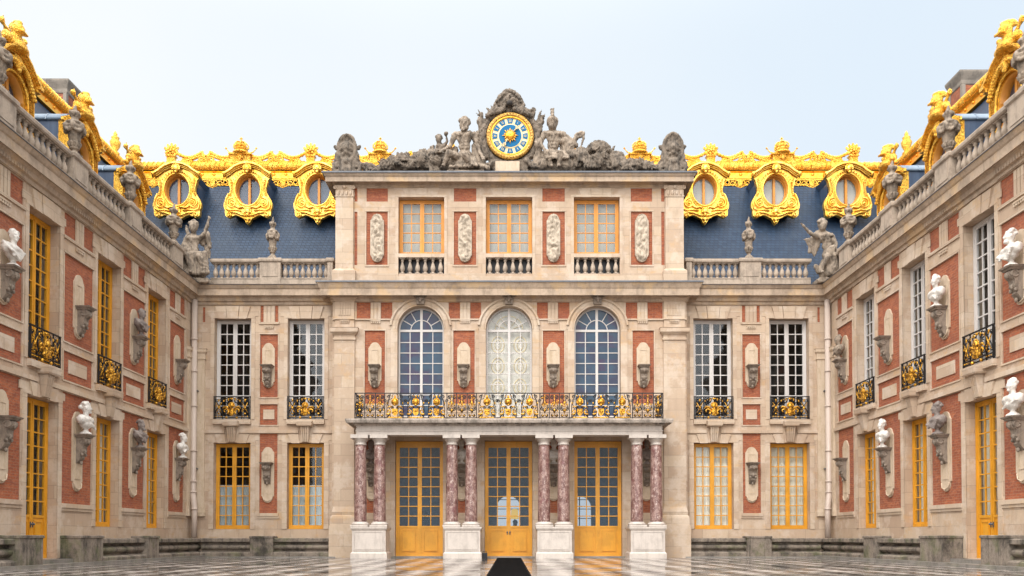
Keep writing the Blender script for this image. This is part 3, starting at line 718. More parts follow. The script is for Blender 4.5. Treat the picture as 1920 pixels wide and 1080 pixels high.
# giant pilasters on the ends
for a, b in ((627, 665), (1244, 1285)):
    x0, x1 = vx(a), vx(b); m = MB()
    m.box(x0, x1, -.09, 0, vz(950), vz(640)); m.loft(x0+.0, x1-.0, -.09, 0, [(0, vz(640)), (.05, vz(638)), (.05, vz(635)), (.01, vz(634)), (.01, vz(630)), (.08, vz(627)), (.16, vz(624)), (.16, vz(617)), (.18, vz(616))], back=False)
    m.box(x0+.02, x1-.02, -.08, 0, vz(615.9), vz(600)); m.box(x0, x1, -.13, 0, vz(599.9), vz(597.5))
    for k in range(5): q = x0+.22+k*(x1-x0-.44)/4; m.box(q-.035, q+.035, -.11, -.08, vz(592), vz(568))
    m.box(x0+.02, x1-.02, -.08, 0, vz(597.4), vz(566)); guttae(m, (x0+x1)/2, -.08, vz(601), .42)
    m.loft(x0, x1, -.09, 0, [(.12, vz(985)), (.12, vz(972)), (.10, vz(968)), (.05, vz(966)), (.07, vz(960)), (.03, vz(954)), (0, vz(950))], back=False)
    m.loft(x0, x1, -.09, 0, [(0, vz(566)), (.03, vz(564)), (.1, vz(560)), (.16, vz(554)), (.16, vz(553))], back=False)
    m.box(x0-.17, x1+.17, -.26, 0, .0, vz(985)-.001)
    m.build('pilaster', STONE2, PV)
# main cornice of the pavilion
dpt = 1.0
lv = [(-.02, vz(567)), (.06, vz(566)), (.08, vz(561)), (.16, vz(558)), (.2, vz(555)), (.28, vz(553)), (.47, Lz(553,-1)), (.47, Lz(541,-1)), (.50, Lz(539,-1)), (.58, Lz(531,-1)), (.60, Lz(529,-1)), (.55, Lz(527.5,-1))]
MB().loft(PE0, PE1, 0, dpt, lv, back=False).build('cornice', CORN, PV)
ZPC = Lz(527.5, -1)
MB().loft(PE0, PE1, 0, dpt, [(.615, ZPC-.06), (.63, ZPC-.055), (.62, ZPC+.01), (.3, ZPC+.03)], back=False).build('lead_flashing', DARKLEAD, PV)
# arched windows
def arched(x, film, paint, patterned=False):
    h = ZA-ZAB; r = AR-.01; zs = h-AR; f = MB(); o = .07
    f.box(-r, -r+o, -.05, .06, 0, zs); f.box(r-o, r, -.05, .06, 0, zs); f.box(-r+o, r-o, -.05, .05, 0, .12)
    n = 24
    def ring(ra, rb, y0, y1, a0=0, a1=pi):
        for k in range(n):
            a, b = a0+(a1-a0)*k/n, a0+(a1-a0)*(k+1)/n
            vs = [(ra*cos(a),y0,zs+ra*sin(a)),(ra*cos(b),y0,zs+ra*sin(b)),(rb*cos(b),y0,zs+rb*sin(b)),(rb*cos(a),y0,zs+rb*sin(a))]; vs += [(p, y1, q) for p, _, q in vs]
            f.add(vs, [(0,1,2,3),(0,4,5,1),(3,2,6,7),(7,6,5,4)])
    ring(r-o, r, -.05, .06); ring(r*.47-.018, r*.47+.018, -.03, .04)
    for k in range(1, 6):
        a = pi*k/6
        if k == 3: continue
        c, s = cos(a), sin(a); f.tube([(r*.47*c, 0, zs+r*.47*s), ((r-o/2)*c, 0, zs+(r-o/2)*s)], .024, 4, sm=False)
    f.box(-r+o, r-o, -.04, .05, zs-.05, zs+.05)
    f.box(-.055, .055, -.045, .05, .12, zs+r-o); 
    for sg in (-1, 1): 
        f.box(sg*r*.5-.018, sg*r*.5+.018, -.024, .03, .12, zs-.05); xa, xb = sorted((sg*.055, sg*(r-o)))
        for k in range(1, 8): zz = .12+(zs-.17)*k/8+.001; f.box(xa, xb, -.026, .032, zz-.017, zz+.017)
    w_ = f.build('arched_window', paint, PV, (x, .34, ZAB))
    g = MB(); P = [(-r+.02, .05)]+[(-(r-.02)*cos(pi*k/n), zs+(r-.02)*sin(pi*k/n)) for k in range(n+1)]+[(r-.02, .05)]
    g.add([(a_, 0, b_) for a_, b_ in P], [tuple(range(len(P)))]); g.build('glass', FILM if film else GLASS, w_)
    if patterned:
        c = MB(); c.prism([(p, q) for p, q in P], .2, .21); cu = c.build('curtain', PATC, w_)
        d = MB()
        for sx in (-1, 1):
            for k in range(4):
                zc = .5+k*.95; d.tube([(sx*.5+.28*cos(a*pi/10), .17, zc+.36*sin(a*pi/10)) for a in range(20)], .022, 5, closed=True)
                d.tube([(sx*.5+.14*cos(a*pi/10), .17, zc+.22*sin(a*pi/10)) for a in range(20)], .016, 5, closed=True)
        d.tube([(.62*cos(a*pi/16), .17, zs+.1+.62*sin(a*pi/16)) for a in range(17)], .022, 5)
        for k in range(5): a = pi*(k+.5)/5; d.tube([(.2*cos(a), .17, zs+.1+.2*sin(a)), (.6*cos(a), .17, zs+.1+.6*sin(a))], .016, 5)
        d.build('curtain_pattern', CREAM, w_)
    return w_
arched(CC[0], True, WHITEP); arched(CC[1], False, WHITEP, True); arched(CC[2], True, WHITEP)
# three double doors under the balcony
for i, c in enumerate(DC):
    window(PV, c, .06, .34, 2*DW-.02, ZD-.08, 8, YEL, DGLASS, None, panel=1.16, name='glazed_door', head=.12, door=(i == 1))
# vestibule behind the doors; its far wall has bright arched windows to the gardens
inn = MB(); za, zb = .05, ZD+.8; x0, x1 = PE0+.1, PE1-.1; yb = 7.5
inn.add([(x0,.62,za),(x1,.62,za),(x1,yb,za),(x0,yb,za),(x0,.62,zb),(x1,.62,zb),(x1,yb,zb),(x0,yb,zb)], [(0,1,2,3),(4,7,6,5),(0,3,7,4),(1,5,6,2)])
zz = vz(556); inn.add([(x0,.62,zb+.1),(x1,.62,zb+.1),(x1,2.6,zb+.1),(x0,2.6,zb+.1),(x0,.62,zz),(x1,.62,zz),(x1,2.6,zz),(x0,2.6,zz)], [(0,1,2,3),(4,7,6,5),(0,3,7,4),(1,5,6,2),(3,2,6,7)])
inn.build('inner_rooms', flat('vestibule_wall', (.34, .38, .42), .8), PV)
GO = []
GWIN = [(-.02, .34), (1.02-.0, .42), (-1.0, .0)]
# garden-side wall with arched windows
gx = [(Xx(957, 960, 7.0)-.1, .62, 3.1), (Xx(1012, 960, 7.0)+.55, .62, 3.1), (Xx(1078, 960, 7.)+.25, .62, 3.1), (Xx(700, 960, 7.)-.4, .62, 3.1)]
wall_mesh('garden_wall', MATS['vestibule_wall'], PV, x0, x1, za, zb, [(g-r, g+r, .9, t_, .3) for g, r, t_ in gx], yb, .3, (), [(g, r, t_) for g, r, t_ in gx])
m = MB()
for g, r, t_ in gx:
    m.box(g-.03, g+.03, yb+.1, yb+.15, .9, t_); 
    for k in range(1, 5): m.box(g-r, g+r, yb+.1, yb+.15, .9+k*.5-.02, .9+k*.5+.02)
m.build('garden_window_bars', WHITEP, PV)
# brackets on the first floor and below the balcony
for px in (703, 869.5, 1037, 1206): put_niche(PV, vx(px, 680), .03, vz(637), vz(637)-vz(727), .58, Lz(684, -.8))
for px in (697, 866, 1038, 1212): put_niche(PV, vx(px, 900), .03, Lz(836), 2.5, .55, Lz(872, -.4))
# lead roof over the vestibule side returns
# ---- attic
AX0, AX1 = vx(630, 440), vx(1281, 440)
ZA0, ZA1 = ZPC+.03, vz(349)
AW = [((747, 833)), ((911, 998)), ((1076, 1162))]
aw = [(vx(a, 430), vx(b, 430)) for a, b in AW]
aops = [(a, b, vz(513), vz(370), .6) for a, b in aw]
ap = []
for a, b in ((687, 727), (851, 893), (1017, 1059), (1183, 1223)):
    ap += [(vx(a, 440), vx(b, 440), vz(378), vz(353)), (vx(a, 440), vx(b, 440), vz(497), vz(397))]
for a, b in ((664.5, 670), (1240, 1246)): ap += [(vx(a, 440), vx(b, 440), vz(378), vz(353)), (vx(a, 440), vx(b, 440), vz(497), vz(397))]
wall_mesh('attic_wall', STONE, PV, AX0, AX1, ZA0-.02, ZA1, aops+[(a,b,c,d,.05) for a,b,c,d in ap], 0, .6)
for a, b, c, d in ap: MB().box(a-.001, b+.001, .03, .2, c-.001, d+.001).build('brick_panel', BRICK, PV)
m = MB()
for x in (AX0, AX1): m.add([(x,0,ZA0-.02),(x,5.2,ZA0-.02),(x,5.2,ZA1),(x,0,ZA1)], [(0,1,2,3)])
m.add([(AX0,5.2,ZA0-.02),(AX1,5.2,ZA0-.02),(AX1,5.2,ZA1),(AX0,5.2,ZA1)], [(0,1,2,3)]); m.build('attic_side_wall', STONE, PV)
tr = MB()
for (a, b) in ((687, 727), (851, 893), (1017, 1059), (1183, 1223)):
    x0_, x1_ = vx(a, 440), vx(b, 440); k = .06
    tr.box(x0_-k, x1_+k, -.035, 0, vz(397)+.001, vz(394)); tr.box(x0_-k, x0_, -.025, 0, vz(497), vz(397)); tr.box(x1_, x1_+k, -.025, 0, vz(497), vz(397)); tr.box(x0_-k, x1_+k, -.03, 0, vz(500), vz(497)-.001)
for a, b in aw:
    k = .13; tr.box(a-k, a, -.03, 0, vz(513), vz(370)); tr.box(b, b+k, -.03, 0, vz(513), vz(370)); tr.box(a-k, b+k, -.035, 0, vz(370)+.001, vz(366))
    c = (a+b)/2
    for x0_, x1_, X0_, X1_, pr in ((-.24,.24,-.27,.27,.03), (-.7,-.255,-.82,-.285,.02), (.255,.7,.285,.82,.02)): tr.prism([(c+x0_, vz(365.5)), (c+x1_, vz(365.5)), (c+X1_, vz(353)), (c+X0_, vz(353))], -pr, .01)
    tr.box(a, b, -.05, .45, vz(483), vz(476))
segs = [AX0]+[v for p in aw for v in p]+[AX1]
for k in range(0, len(segs), 2): tr.box(segs[k]+.002, segs[k+1]-.002, -.06, 0, ZA0, vz(513))
tr.box(AX0, AX1, -.09, 0, ZA0-.01, vz(519))
tr.build('attic_trim', STONE2, PV)
for (a, b) in ((630, 663), (1247, 1281)):
    x0_, x1_ = vx(a, 440), vx(b, 440); m = MB(); m.box(x0_, x1_, -.12, 0, vz(505), vz(371))
    m.loft(x0_, x1_, -.12, 0, [(.12, ZA0), (.12, vz(510)), (.05, vz(507)), (0, vz(505))], back=False)
    zc = vz(371); m.loft(x0_, x1_, -.12, 0, [(.03, zc), (.03, zc+.05), (0, zc+.06), (.0, zc+.3), (.05, zc+.4), (.06, zc+.5)], back=False)
    for sx, xx in ((-1, x0_), (1, x1_)):
        m.tube(spiral(xx+sx*.0, zc+.40, .01, .10, 1.4, 0, 14, -.16, sx), .028, 6)
    for k in range(4): q = x0_+.12+k*(x1_-x0_-.24)/3; m.ball((q, -.14, zc+.17), (.06, .05, .13), seg=8, rings=6)
    m.ball(((x0_+x1_)/2, -.18, zc+.42), (.09,.05,.08), seg=8, rings=6); m.build('attic_pilaster', STONE2, PV)
zt = vz(349)
lv = [(.0, vz(352)), (.05, vz(350)), (.08, vz(347)), (.15, vz(344)), (.22, vz(341.5)), (.40, Lz(340,-.9)), (.40, Lz(331,-.9)), (.44, Lz(330,-.9)), (.50, Lz(325,-.9)), (.51, Lz(323.5,-.9))]
MB().loft(AX0, AX1, 0, 5.2, lv).build('attic_cornice', CORN, PV); ZAT = Lz(323.5, -.9)
MB().loft(AX0, AX1, 0, 5.2, [(.52, ZAT-.05), (.535, ZAT-.05), (.53, ZAT+.02), (.3, ZAT+.035)]).build('lead_flat', DARKLEAD, PV)
for a, b in aw:
    z0_ = vz(476)
    window(PV, (a+b)/2, z0_, .34, b-a-.02, vz(370)-z0_-.02, 5, ORG, GLASS, SHADE, cy=.22)
# relief plaques on the attic
def relief(x, seed):
    h = vz(402)-vz(492); w_ = .60; m = MB(); nx, nz = 20, 60; vs = []
    for j in range(nz+1):
        t = j/nz; z = h*t
        e = min(t, 1-t)*h; hw = w_/2*(1 if e > .3 else (.82*math.sqrt(max(0, 1-((.3-e)/.3)**2))+.02 if e < .26 else .85+.15*(e-.26)/.04))
        for i in range(nx+1):
            u = -1+2*i/nx; xx = u*hw; p = Vector((xx*5.5+seed*7, z*4.5, seed*3.1))
            r = abs(noise.noise(p))*.16+max(0, noise.noise(p*.5))*.12+.05*max(0, sin(xx*14+noise.noise(p*.4)*6+z*3))
            rim = 0 if abs(u) < .82 and .03 < t < .97 else .05
            y = -.06-(r*(1-abs(u)**4)*min(1, e/.12) if rim == 0 else rim*.6)
            vs.append((xx, y, z))
    o = nx+1; fs = [(j*o+i, j*o+i+1, (j+1)*o+i+1, (j+1)*o+i) for j in range(nz) for i in range(nx)]
    m.add(vs, fs, True)
    rim = [j*o for j in range(nz+1)]+[nz*o+i for i in range(1, nx+1)]+[j*o+nx for j in range(nz-1, -1, -1)]+[i for i in range(nx-1, 0, -1)]
    m.add([vs[k] for k in rim]+[(vs[k][0], .03, vs[k][2]) for k in rim], [(k, (k+1) % len(rim), (k+1) % len(rim)+len(rim), k+len(rim)) for k in range(len(rim))])
    m.build('relief_plaque', RELIEF, PV, (x, .0, vz(492)))
for i, px in enumerate((707.5, 872, 1037.5, 1203)): relief(vx(px, 440), i+1)
BAL_PROF = [(.085,0),(.085,.05),(.05,.07),(.045,.10),(.07,.13),(.095,.20),(.10,.27),(.085,.36),(.055,.46),(.042,.52),(.04,.56),(.065,.58),(.065,.61),(.045,.63),(.08,.66),(.085,.72)]
def baluster(h, mat=BALST, k=1.):
    m = MB(); m.lathe([(r*k, z*h/.72) for r, z in BAL_PROF], seg=12); m.box(-.1*k, .1*k, -.1*k, .1*k, 0, h*.055); m.box(-.1*k, .1*k, -.1*k, .1*k, h*.94, h)
    return m
zb0, zb1 = vz(513), vz(483)
proto = baluster(zb1-zb0, BALST, 1.1).build('baluster', BALST, PV, (0, 0, 0)); first = True
for a, b in aw:
    for k in range(6):
        q = a+(b-a)*(k+.5)/6
        if first: proto.location = (q, .1, zb0); first = False
        else: c = proto.copy(); C.objects.link(c); c.parent = PV; c.location = (q, .1, zb0)
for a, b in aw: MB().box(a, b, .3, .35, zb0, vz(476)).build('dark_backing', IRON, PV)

# ------------------------------------------------------------------ roofs
YF, SF, SS = 1.0, 4.5, 5.4                     # slope foot and top behind the wall, front and side roofs
ZRF = ZC-.05; ZRT = Lz(322, 4.2)
def roof(root, pts, top, name='slate_roof'):
    m = MB(); m.add(pts, [tuple(range(len(pts)))]); r = m.build(name, SLATE, root)
    m = MB(); m.add(top, [tuple(range(len(top)))]); m.build('flat_lead_roof', DARKLEAD, root)
    return r
roof(LW, [(XL-YF,YF,ZRF),(0,YF,ZRF),(0,SF,ZRT),(XL-SS,SF,ZRT)], [(XL-SS,SF,ZRT+.05),(0,SF,ZRT+.05),(0,9,ZRT+.25),(XL-SS,9,ZRT+.25)])
roof(RW, [(0,YF,ZRF),(XR+YF,YF,ZRF),(XR+SS,SF,ZRT),(0,SF,ZRT)], [(0,SF,ZRT+.05),(XR+SS,SF,ZRT+.05),(XR+SS,9,ZRT+.25),(0,9,ZRT+.25)])
roof(SLW, [(-22,YF,ZRF),(YF,YF,ZRF),(SF,SS,ZRT),(-22,SS,ZRT)], [(-22,SS,ZRT+.05),(SF,SS,ZRT+.05),(SF,9,ZRT+.25),(-22,9,ZRT+.25)])
roof(SRW, [(-YF,YF,ZRF),(22,YF,ZRF),(22,SS,ZRT),(-SF,SS,ZRT)], [(-SF,SS,ZRT+.05),(22,SS,ZRT+.05),(22,9,ZRT+.25),(-SF,9,ZRT+.25)])
for root, a, b in ((LW, XL-1.2, PE0), (RW, PE1, XR+1.2), (SLW, -22, -.0), (SRW, .0, 22)):
    m = MB(); m.box(a, b, .0, 1.25, ZC-.35, ZC-.06); m.build('gutter', DARKLEAD, root)
for root, sg in ((SLW, 1), (SRW, -1)):         # closing gable of each side wing, far behind the camera's edge
    m = MB(); u = -22*sg; m.add([(u,0,0),(u,9,0),(u,9,ZRT),(u,SS,ZRT),(u,YF,ZRF),(u,0,ZC-.4)], [tuple(range(6))]); m.build('gable_wall', STONE, root)

def crown(x, y, z, parent):
    m = MB(); m.box(x-.58, x+.58, y-.2, y+.25, z, z+.10); m.box(x-.5, x+.5, y-.15, y+.2, z+.1, z+.42); m.loft(x-.52, x+.52, y-.17, y+.2, [(0, z+.42), (.06, z+.45), (.06, z+.50), (0, z+.52)])
    for sx in (-1, 1):
        m.tube(spiral(x+sx*.62, z+.22, .02, .16, 1.3, .5, 16, y, sx), .045, 6); m.tube([(x+sx*.35, y, z+.55), (x+sx*.6, y, z+.62), (x+sx*.74, y, z+.78)], [.04,.03,.02], 6); m.ball((x+sx*.76, y, z+.82), .05, seg=8, rings=6)
    mask_blobs(m, (x, y-.2, z+.30), .26)
    m.lathe([(.40,.52),(.42,.56),(.40,.60),(.30,.66),(.28,.70),(.33,.72),(.33,.79),(.30,.80)], (x, y, z), 16)
    for k in range(8):
        a = 2*pi*k/8+.2; m.ball((x+.34*cos(a), y+.34*sin(a), z+.85), (.05,.05,.08), seg=7, rings=5)
        m.tube([(x+.31*cos(a)*f, y+.31*sin(a)*f, z+h) for f, h in ((1,.8),(1.15,.95),(.8,1.08),(.1,1.13))], .035, 5)
    m.ball((x, y, z+.93), (.28,.28,.15)); m.ball((x, y, z+1.17), .07, seg=8, rings=6); m.box(x-.025, x+.025, y-.02, y+.02, z+1.2, z+1.38); m.box(x-.08, x+.08, y-.02, y+.02, z+1.28, z+1.32)
    return m.build('crown_finial', GOLD, parent, origin=(x, y, z))
def rosette(x, y, z, parent):
    m = MB(); m.loft(x-.2, x+.2, y-.12, y+.12, [(.03,z),(.03,z+.08),(0,z+.1),(0,z+.34),(.05,z+.38),(.05,z+.42)])
    c = z+.66
    for k in range(9): a = 2*pi*k/9; m.ball((x+.24*cos(a), y-.03, c+.24*sin(a)), (.1,.07,.1), seg=8, rings=6)
    for k in range(6): a = 2*pi*k/6+.3; m.ball((x+.13*cos(a), y-.09, c+.13*sin(a)), (.07,.05,.07), seg=8, rings=6)
    m.ball((x, y-.12, c), .07, seg=8, rings=6); m.ball((x, y, c), (.22,.1,.22))
    for k in range(5): a = pi*(.15+.7*k/4); m.ball((x+.36*cos(a), y, c+.36*sin(a)), (.06,.04,.08), seg=7, rings=5)
    return m.build('rosette_finial', GOLD, parent, origin=(x, y, z))
def crest(root, u0, u1, ys, mitre, u_crown, step, top_=True):
    """gilded ridge: cable roll, fascia, then finials, leaf scrolls and garlands along the top"""
    y = ys-.3; zr = Lz(321, 4.2); rr = .22
    m = MB(); n = int(abs(u1-u0)/.12); m.tube([(u0+(u1-u0)*k/n, y, zr+rr) for k in range(n+1)], [rr*(1+.06*sin(k*1.7)) for k in range(n+1)], 12)
    for k in range(n): 
        if k % 2 == 0: q = u0+(u1-u0)*k/n; m.tube([(q+.03*i, y-rr*1.02*sin(pi*i/6), zr+rr-rr*1.02*cos(pi*i/6)) for i in range(7)], .03, 4)
    m.build('crest_roll', GOLD, root)
    m = MB(); zf = Lz(333, 4.2)
    m.sweep([(-y+.0+q[0], q[1]) for q in [(-.15,zf-.12),(.10,zf-.10),(.10,zf-.03),(.04,zf),(.04,zr-.10),(.12,zr-.06),(.18,zr-.0),(-.2,zr+.02)]], u0, u1)
    k = 0
    while u0+.4+k*.6 < u1: m.ball((u0+.4+k*.6, y-.05, (zf+zr)/2-.02), (.09,.05,.07), seg=8, rings=6); k += 1
    m.build('crest_fascia', GOLDS, root)
    if not top_: return zf
    zt = zr+2*rr-.10; top = MB(); gar = MB(); k0 = math.floor((u0-u_crown)/step)-1
    for k in range(k0, k0+60):
        u = u_crown+k*step
        if u-.6 < u0 or u+.6 > u1: continue
        (crown if k % 2 == 0 else rosette)(u, y, zt, root)
    for k in range(k0, k0+60):
        c = u_crown+(k+.5)*step
        if c-step/2 < u0-.2 or c+step/2 > u1+.2: continue
        hs = step/2
        for sx in (-1, 1):
            gar = MB()
            top.tube([(c+sx*q, y, zt+.08+.34*math.exp(-(q*2.2)**2)+.18*sin(min(pi, q*2.6))) for q in [i*hs*.82/14 for i in range(15)]], [.085-.02*abs(i/7-1) for i in range(15)], 6)
            top.tube(spiral(c+sx*hs*.62, zt+.18, .02, .15, 1.4, .6, 16, y, sx), .055, 6); top.tube(spiral(c+sx*.26, zt+.24, .03, .16, 1.3, 2.6, 16, y, sx), .06, 6)
            for i in range(7): q = .15+hs*.7*i/6; top.ball((c+sx*q, y, zt+.10+.05*(i % 2)), (.14,.06,.09), seg=8, rings=5)
            top.tube([(c+sx*.05, y, zt+.1), (c+sx*.12, y, zt+.45), (c+sx*.26, y, zt+.64), (c+sx*.16, y, zt+.66)], [.10,.09,.07,.04], 6)
            a, b = c+sx*.2, c+sx*(hs-.22)
            for i in range(19):
                t = i/18; q = a+(b-a)*t; zz = zt+.62-.26*sin(pi*t)-.02*t; gar.ball((q, y, zz), .07+.025*(i % 2), seg=7, rings=5)
            gar.build('crest_garland', GOLD, root)
        top.box(c-hs*.8, c+hs*.8, y-.04, y+.04, zt, zt+.07)
    top.build('crest_scrollwork', GOLD, root)
    return zf
stepf = 3.52
U0c = W(452, 300, 4.2).x
zf = crest(LW, XL-SS+.2, -2.2, SF, (0, 0), U0c, (W(713, 300, 4.2).x-U0c)/2)
U1c = W(1466, 300, 4.2).x
crest(RW, 2.2, XR+SS-.2, SF, (0, 0), U1c, (U1c-W(1199, 300, 4.2).x)/2)
crest(SLW, -21.9, SF-.2, SS, (0, 0), -9.8, 4.05, False)
crest(SRW, -SF+.2, 21.9, SS, (0, 0), 9.8, 4.05, False)
for root, sg in ((SLW, 1), (SRW, -1)):
    for u in (3.2, .6):
        m = MB(); m.lathe([(.2,0),(.2,.1),(.1,.2),(.22,.42),(.26,.62),(.16,.78),(.2,.84),(.08,.95),(.1,1.02),(.05,1.12),(.0,1.2)], (sg*u, SS-.3, Lz(321, 4.2)+.36), 12); m.build('vase_finial', GOLD, root)
def valance(root, ua, ub, ys):
    m = MB(); y = ys-.37; zt = zf-.08; c = (ua+ub)/2; h = (ub-ua)/2
    m.box(ua, ub, y-.03, y+.03, zt-.10, zt)
    for sx in (-1, 1):
        for q, dz, s in ((.12,.20,.10),(.32,.26,.11),(.55,.2,.1),(.78,.26,.11),(.95,.2,.1)):
            m.tube([(c+sx*h*q+s*cos(a*pi/6), y, zt-dz+s*sin(a*pi/6)) for a in range(12)], .035, 5, closed=True)
        m.tube([(c+sx*h*.95, y, zt-.3), (c+sx*h*.6, y, zt-.36), (c+sx*h*.3, y, zt-.3), (c, y, zt-.5)], [.05,.04,.05,.06], 6)
    m.prism([(c-.14, zt-.1), (c+.14, zt-.1), (c+.10, zt-.42), (c, zt-.6), (c-.10, zt-.42)], y-.05, y+.02); m.ball((c, y-.03, zt-.32), (.12,.07,.14)); m.ball((c, y, zt-.68), (.05,.04,.10), seg=8, rings=6)
    m.build('gilded_valance', GOLD, root)

# ---- oval dormers of the front roofs
q_ = 39.5/F
def oval_dormer(root, px, curtain):
    c = W(px, 356, 2.5); x, y, z = c; S = lambda P: [(a*q_, b*q_) for a, b in P]
    half = [(0,48),(12,46.5),(23,42),(32,34.5),(44,30),(44,24),(38,21),(36,12),(34,4),(34,-3),(38,-11),(43,-18),(46,-27),(45,-35),(42,-40),(44,-45),(42,-50),(36,-53),(30,-51),(26,-47),(18,-49),(11,-53),(6,-55),(5,-60),(0,-66)]
    out = S(half+[(-a, b) for a, b in half[-2:0:-1]])
    rx, rz = 23*q_, 29*q_
    r = MB(); n = 96                             # face plate with its oval opening
    def hit(a):
        dx_, dz_ = cos(a), sin(a); best = 0
        for i in range(len(out)):
            (x1, z1), (x2, z2) = out[i], out[(i+1) % len(out)]; den = dx_*(z2-z1)-dz_*(x2-x1)
            if abs(den) < 1e-9: continue
            t = (x1*(z2-z1)-z1*(x2-x1))/den; u = (x1*dz_-z1*dx_)/den
            if t > 0 and -1e-6 <= u <= 1+1e-6: best = max(best, t)
        return best
    A = [2*pi*k/n for k in range(n)]; O = [(cos(a)*hit(a), sin(a)*hit(a)) for a in A]; I = [(rx*cos(a), rz*sin(a)) for a in A]
    vs = [(p[0], 0, p[1]) for p in O]+[(p[0], 0, p[1]) for p in I]+[(p[0], .22, p[1]) for p in O]+[(p[0], .22, p[1]) for p in I]
    fs = []
    for k in range(n):
        j = (k+1) % n; fs += [(k, j, j+n, k+n), (k+2*n, k+3*n, j+3*n, j+2*n), (k, k+2*n, j+2*n, j), (k+n, j+n, j+3*n, k+3*n)]
    r.add(vs, fs)
    # moulded rings
    for k, rad, yy in ((1.07, .035, -.04), (1.22, .024, -.02), (1.15, .014, -.04)):
        r.tube([(rx*k*cos(a), yy, (rz*k if k < 1.25 else rz*1.2)*sin(a)) for a in A[::2]], rad, 8, closed=True)
    # curved pediment
    for off, rad, yy in ((0, .055, -.2), (-3.0, .035, -.13), (-5.5, .028, -.08)):
        P = [(-46,28),(-40,29.5),(-33,34),(-24,41.5),(-12,46.5),(0,48.5),(12,46.5),(24,41.5),(33,34),(40,29.5),(46,28)]
        r.tube([(a*q_, yy, (b+off)*q_) for a, b in P], rad, 7)
    P = S([(-46,30.5),(-40,32),(-33,36.5),(-24,44),(-12,49),(0,51),(12,49),(24,44),(33,36.5),(40,32),(46,30.5),(46,27),(40,28.5),(33,33),(24,40.5),(12,45.5),(0,47.5),(-12,45.5),(-24,40.5),(-33,33),(-40,28.5),(-46,27)])
    r.prism(P, -.24, .1)
    # bead garland under the pediment, leaf chains on the sides
    for k in range(17): a = pi*(.06+.88*k/16); r.ball((31*q_*cos(a), -.08, (2+33*q_/q_*sin(a))*q_), (.035,.045,.035), seg=7, rings=5)
    for sx in (-1, 1):
        for k in range(11): r.ball((sx*(33-2.2*sin(k*.33))*q_, -.07, (20-3.0*k)*q_), (.055,.04,.030), seg=7, rings=5)
        r.tube(spiral(sx*30*q_, -26*q_, .03, 9.5*q_, 2.1, 1.2, 34, -.07, sx), [.015+.022*i/34 for i in range(35)], 7)
        r.ball((sx*30*q_, -.07, -26*q_), .06, seg=8, rings=6)
        r.tube([(sx*a*q_, -.06, b*q_) for a, b in ((36,-8),(41,-18),(43,-28),(41,-37),(33,-40),(22,-38),(12,-41))], .035, 6)
        r.tube(spiral(sx*36*q_, -48*q_, .02, 5*q_, 1.3, 2, 16, -.06, sx), .035, 6)
        r.tube([(sx*a*q_, -.07, b*q_) for a, b in ((36,-43),(22,-44),(10,-49),(0,-50))], .04, 6)
        for k in range(5): r.ball((sx*(8+6*k)*q_, -.06, (-46+k*.6)*q_), (.05,.05,.04), seg=7, rings=5)
        r.tube([(sx*42*q_, -.28, 29*q_), (sx*44*q_, -.1, 22*q_)], .05, 6)
        r.tube([(sx*q_*a, -.06, q_*b) for a, b in ((24,-31),(17,-35),(8,-33),(4,-38))], [.04,.05,.04,.03], 6)
    mask_blobs(r, (0, -.18, 38*q_), .34); mask_blobs(r, (0, -.05, -42*q_), .30)
    for a, b, s in ((0,-57,.10),(0,-62,.06),(-3.5,-56,.06),(3.5,-56,.06)): r.ball((a*q_, -.05, b*q_), (s, .08, s*1.1), seg=8, rings=6)
    d = r.build('oval_dormer', GOLDF, root, (x, y, z))
    f = MB()                                     # deep orange reveal, oval frame and mullion
    n2 = 40
    for ra, rb, y0, y1 in ((1.01, .95, .04, .30), (.97, .89, .26, .34)):
        for k in range(n2):
            a, b = 2*pi*k/n2, 2*pi*(k+1)/n2
            vs = [(rx*ra*cos(a),y0,rz*ra*sin(a)),(rx*ra*cos(b),y0,rz*ra*sin(b)),(rx*rb*cos(b),y0+.02,rz*rb*sin(b)),(rx*rb*cos(a),y0+.02,rz*rb*sin(a))]; vs += [(p, y1, q) for p, _, q in vs]
            f.add(vs, [(0,1,2,3),(3,2,6,7)], True)
    f.box(-.055, .055, .22, .33, -rz*.9, rz*.9); f.build('oval_frame', ORG, d)
    g = MB(); g.add([(rx*.95*cos(a), .31, rz*.95*sin(a)) for a in A[::3]], [tuple(range(32))]); g.build('glass', GLASS, d)
    b_ = MB(); b_.prism([(rx*1.0*cos(a), rz*1.0*sin(a)) for a in A[::3]], .40, .41); b_.build('blind' if curtain else 'painted_dark_panel', SHADE if curtain else MATS['painted_dim_blue'], d)  # where no blind hangs, a thin plate painted with an unlit room's dimness
    # lead-clad body running back into the roof
    m = MB(); P = S([(-33,-38),(33,-38),(33,20),(38,30),(28,40),(14,46),(0,48),(-14,46),(-28,40),(-38,30),(-33,20)]); m.prism(P, .42, 2.2); m.build('dormer_cheeks', LEAD, d)
flat('painted_dim_blue', (.10, .13, .20), .8)
for root, xs, cu in ((LW, (332, 465, 596), False), (RW, (1321.5, 1454, 1590), True)):
    for px in xs: oval_dormer(root, px, cu)
    ws = [W(p, 340, SF-.4).x for p in xs]
    for a, b in ((ws[0], ws[1]), (ws[1], ws[2])): valance(root, a+.62, b-.62, SF)
valance(LW, XL-SS+1.2, W(332, 340, SF-.4).x-.62, SF); valance(RW, W(1590, 340, SF-.4).x+.62, XR+SS-1.2, SF)
valance(LW, W(596, 340, SF-.4).x+.7, W(596, 340, SF-.4).x+2.3, SF); valance(RW, W(1321, 340, SF-.4).x-2.3, W(1321, 340, SF-.4).x-.7, SF)

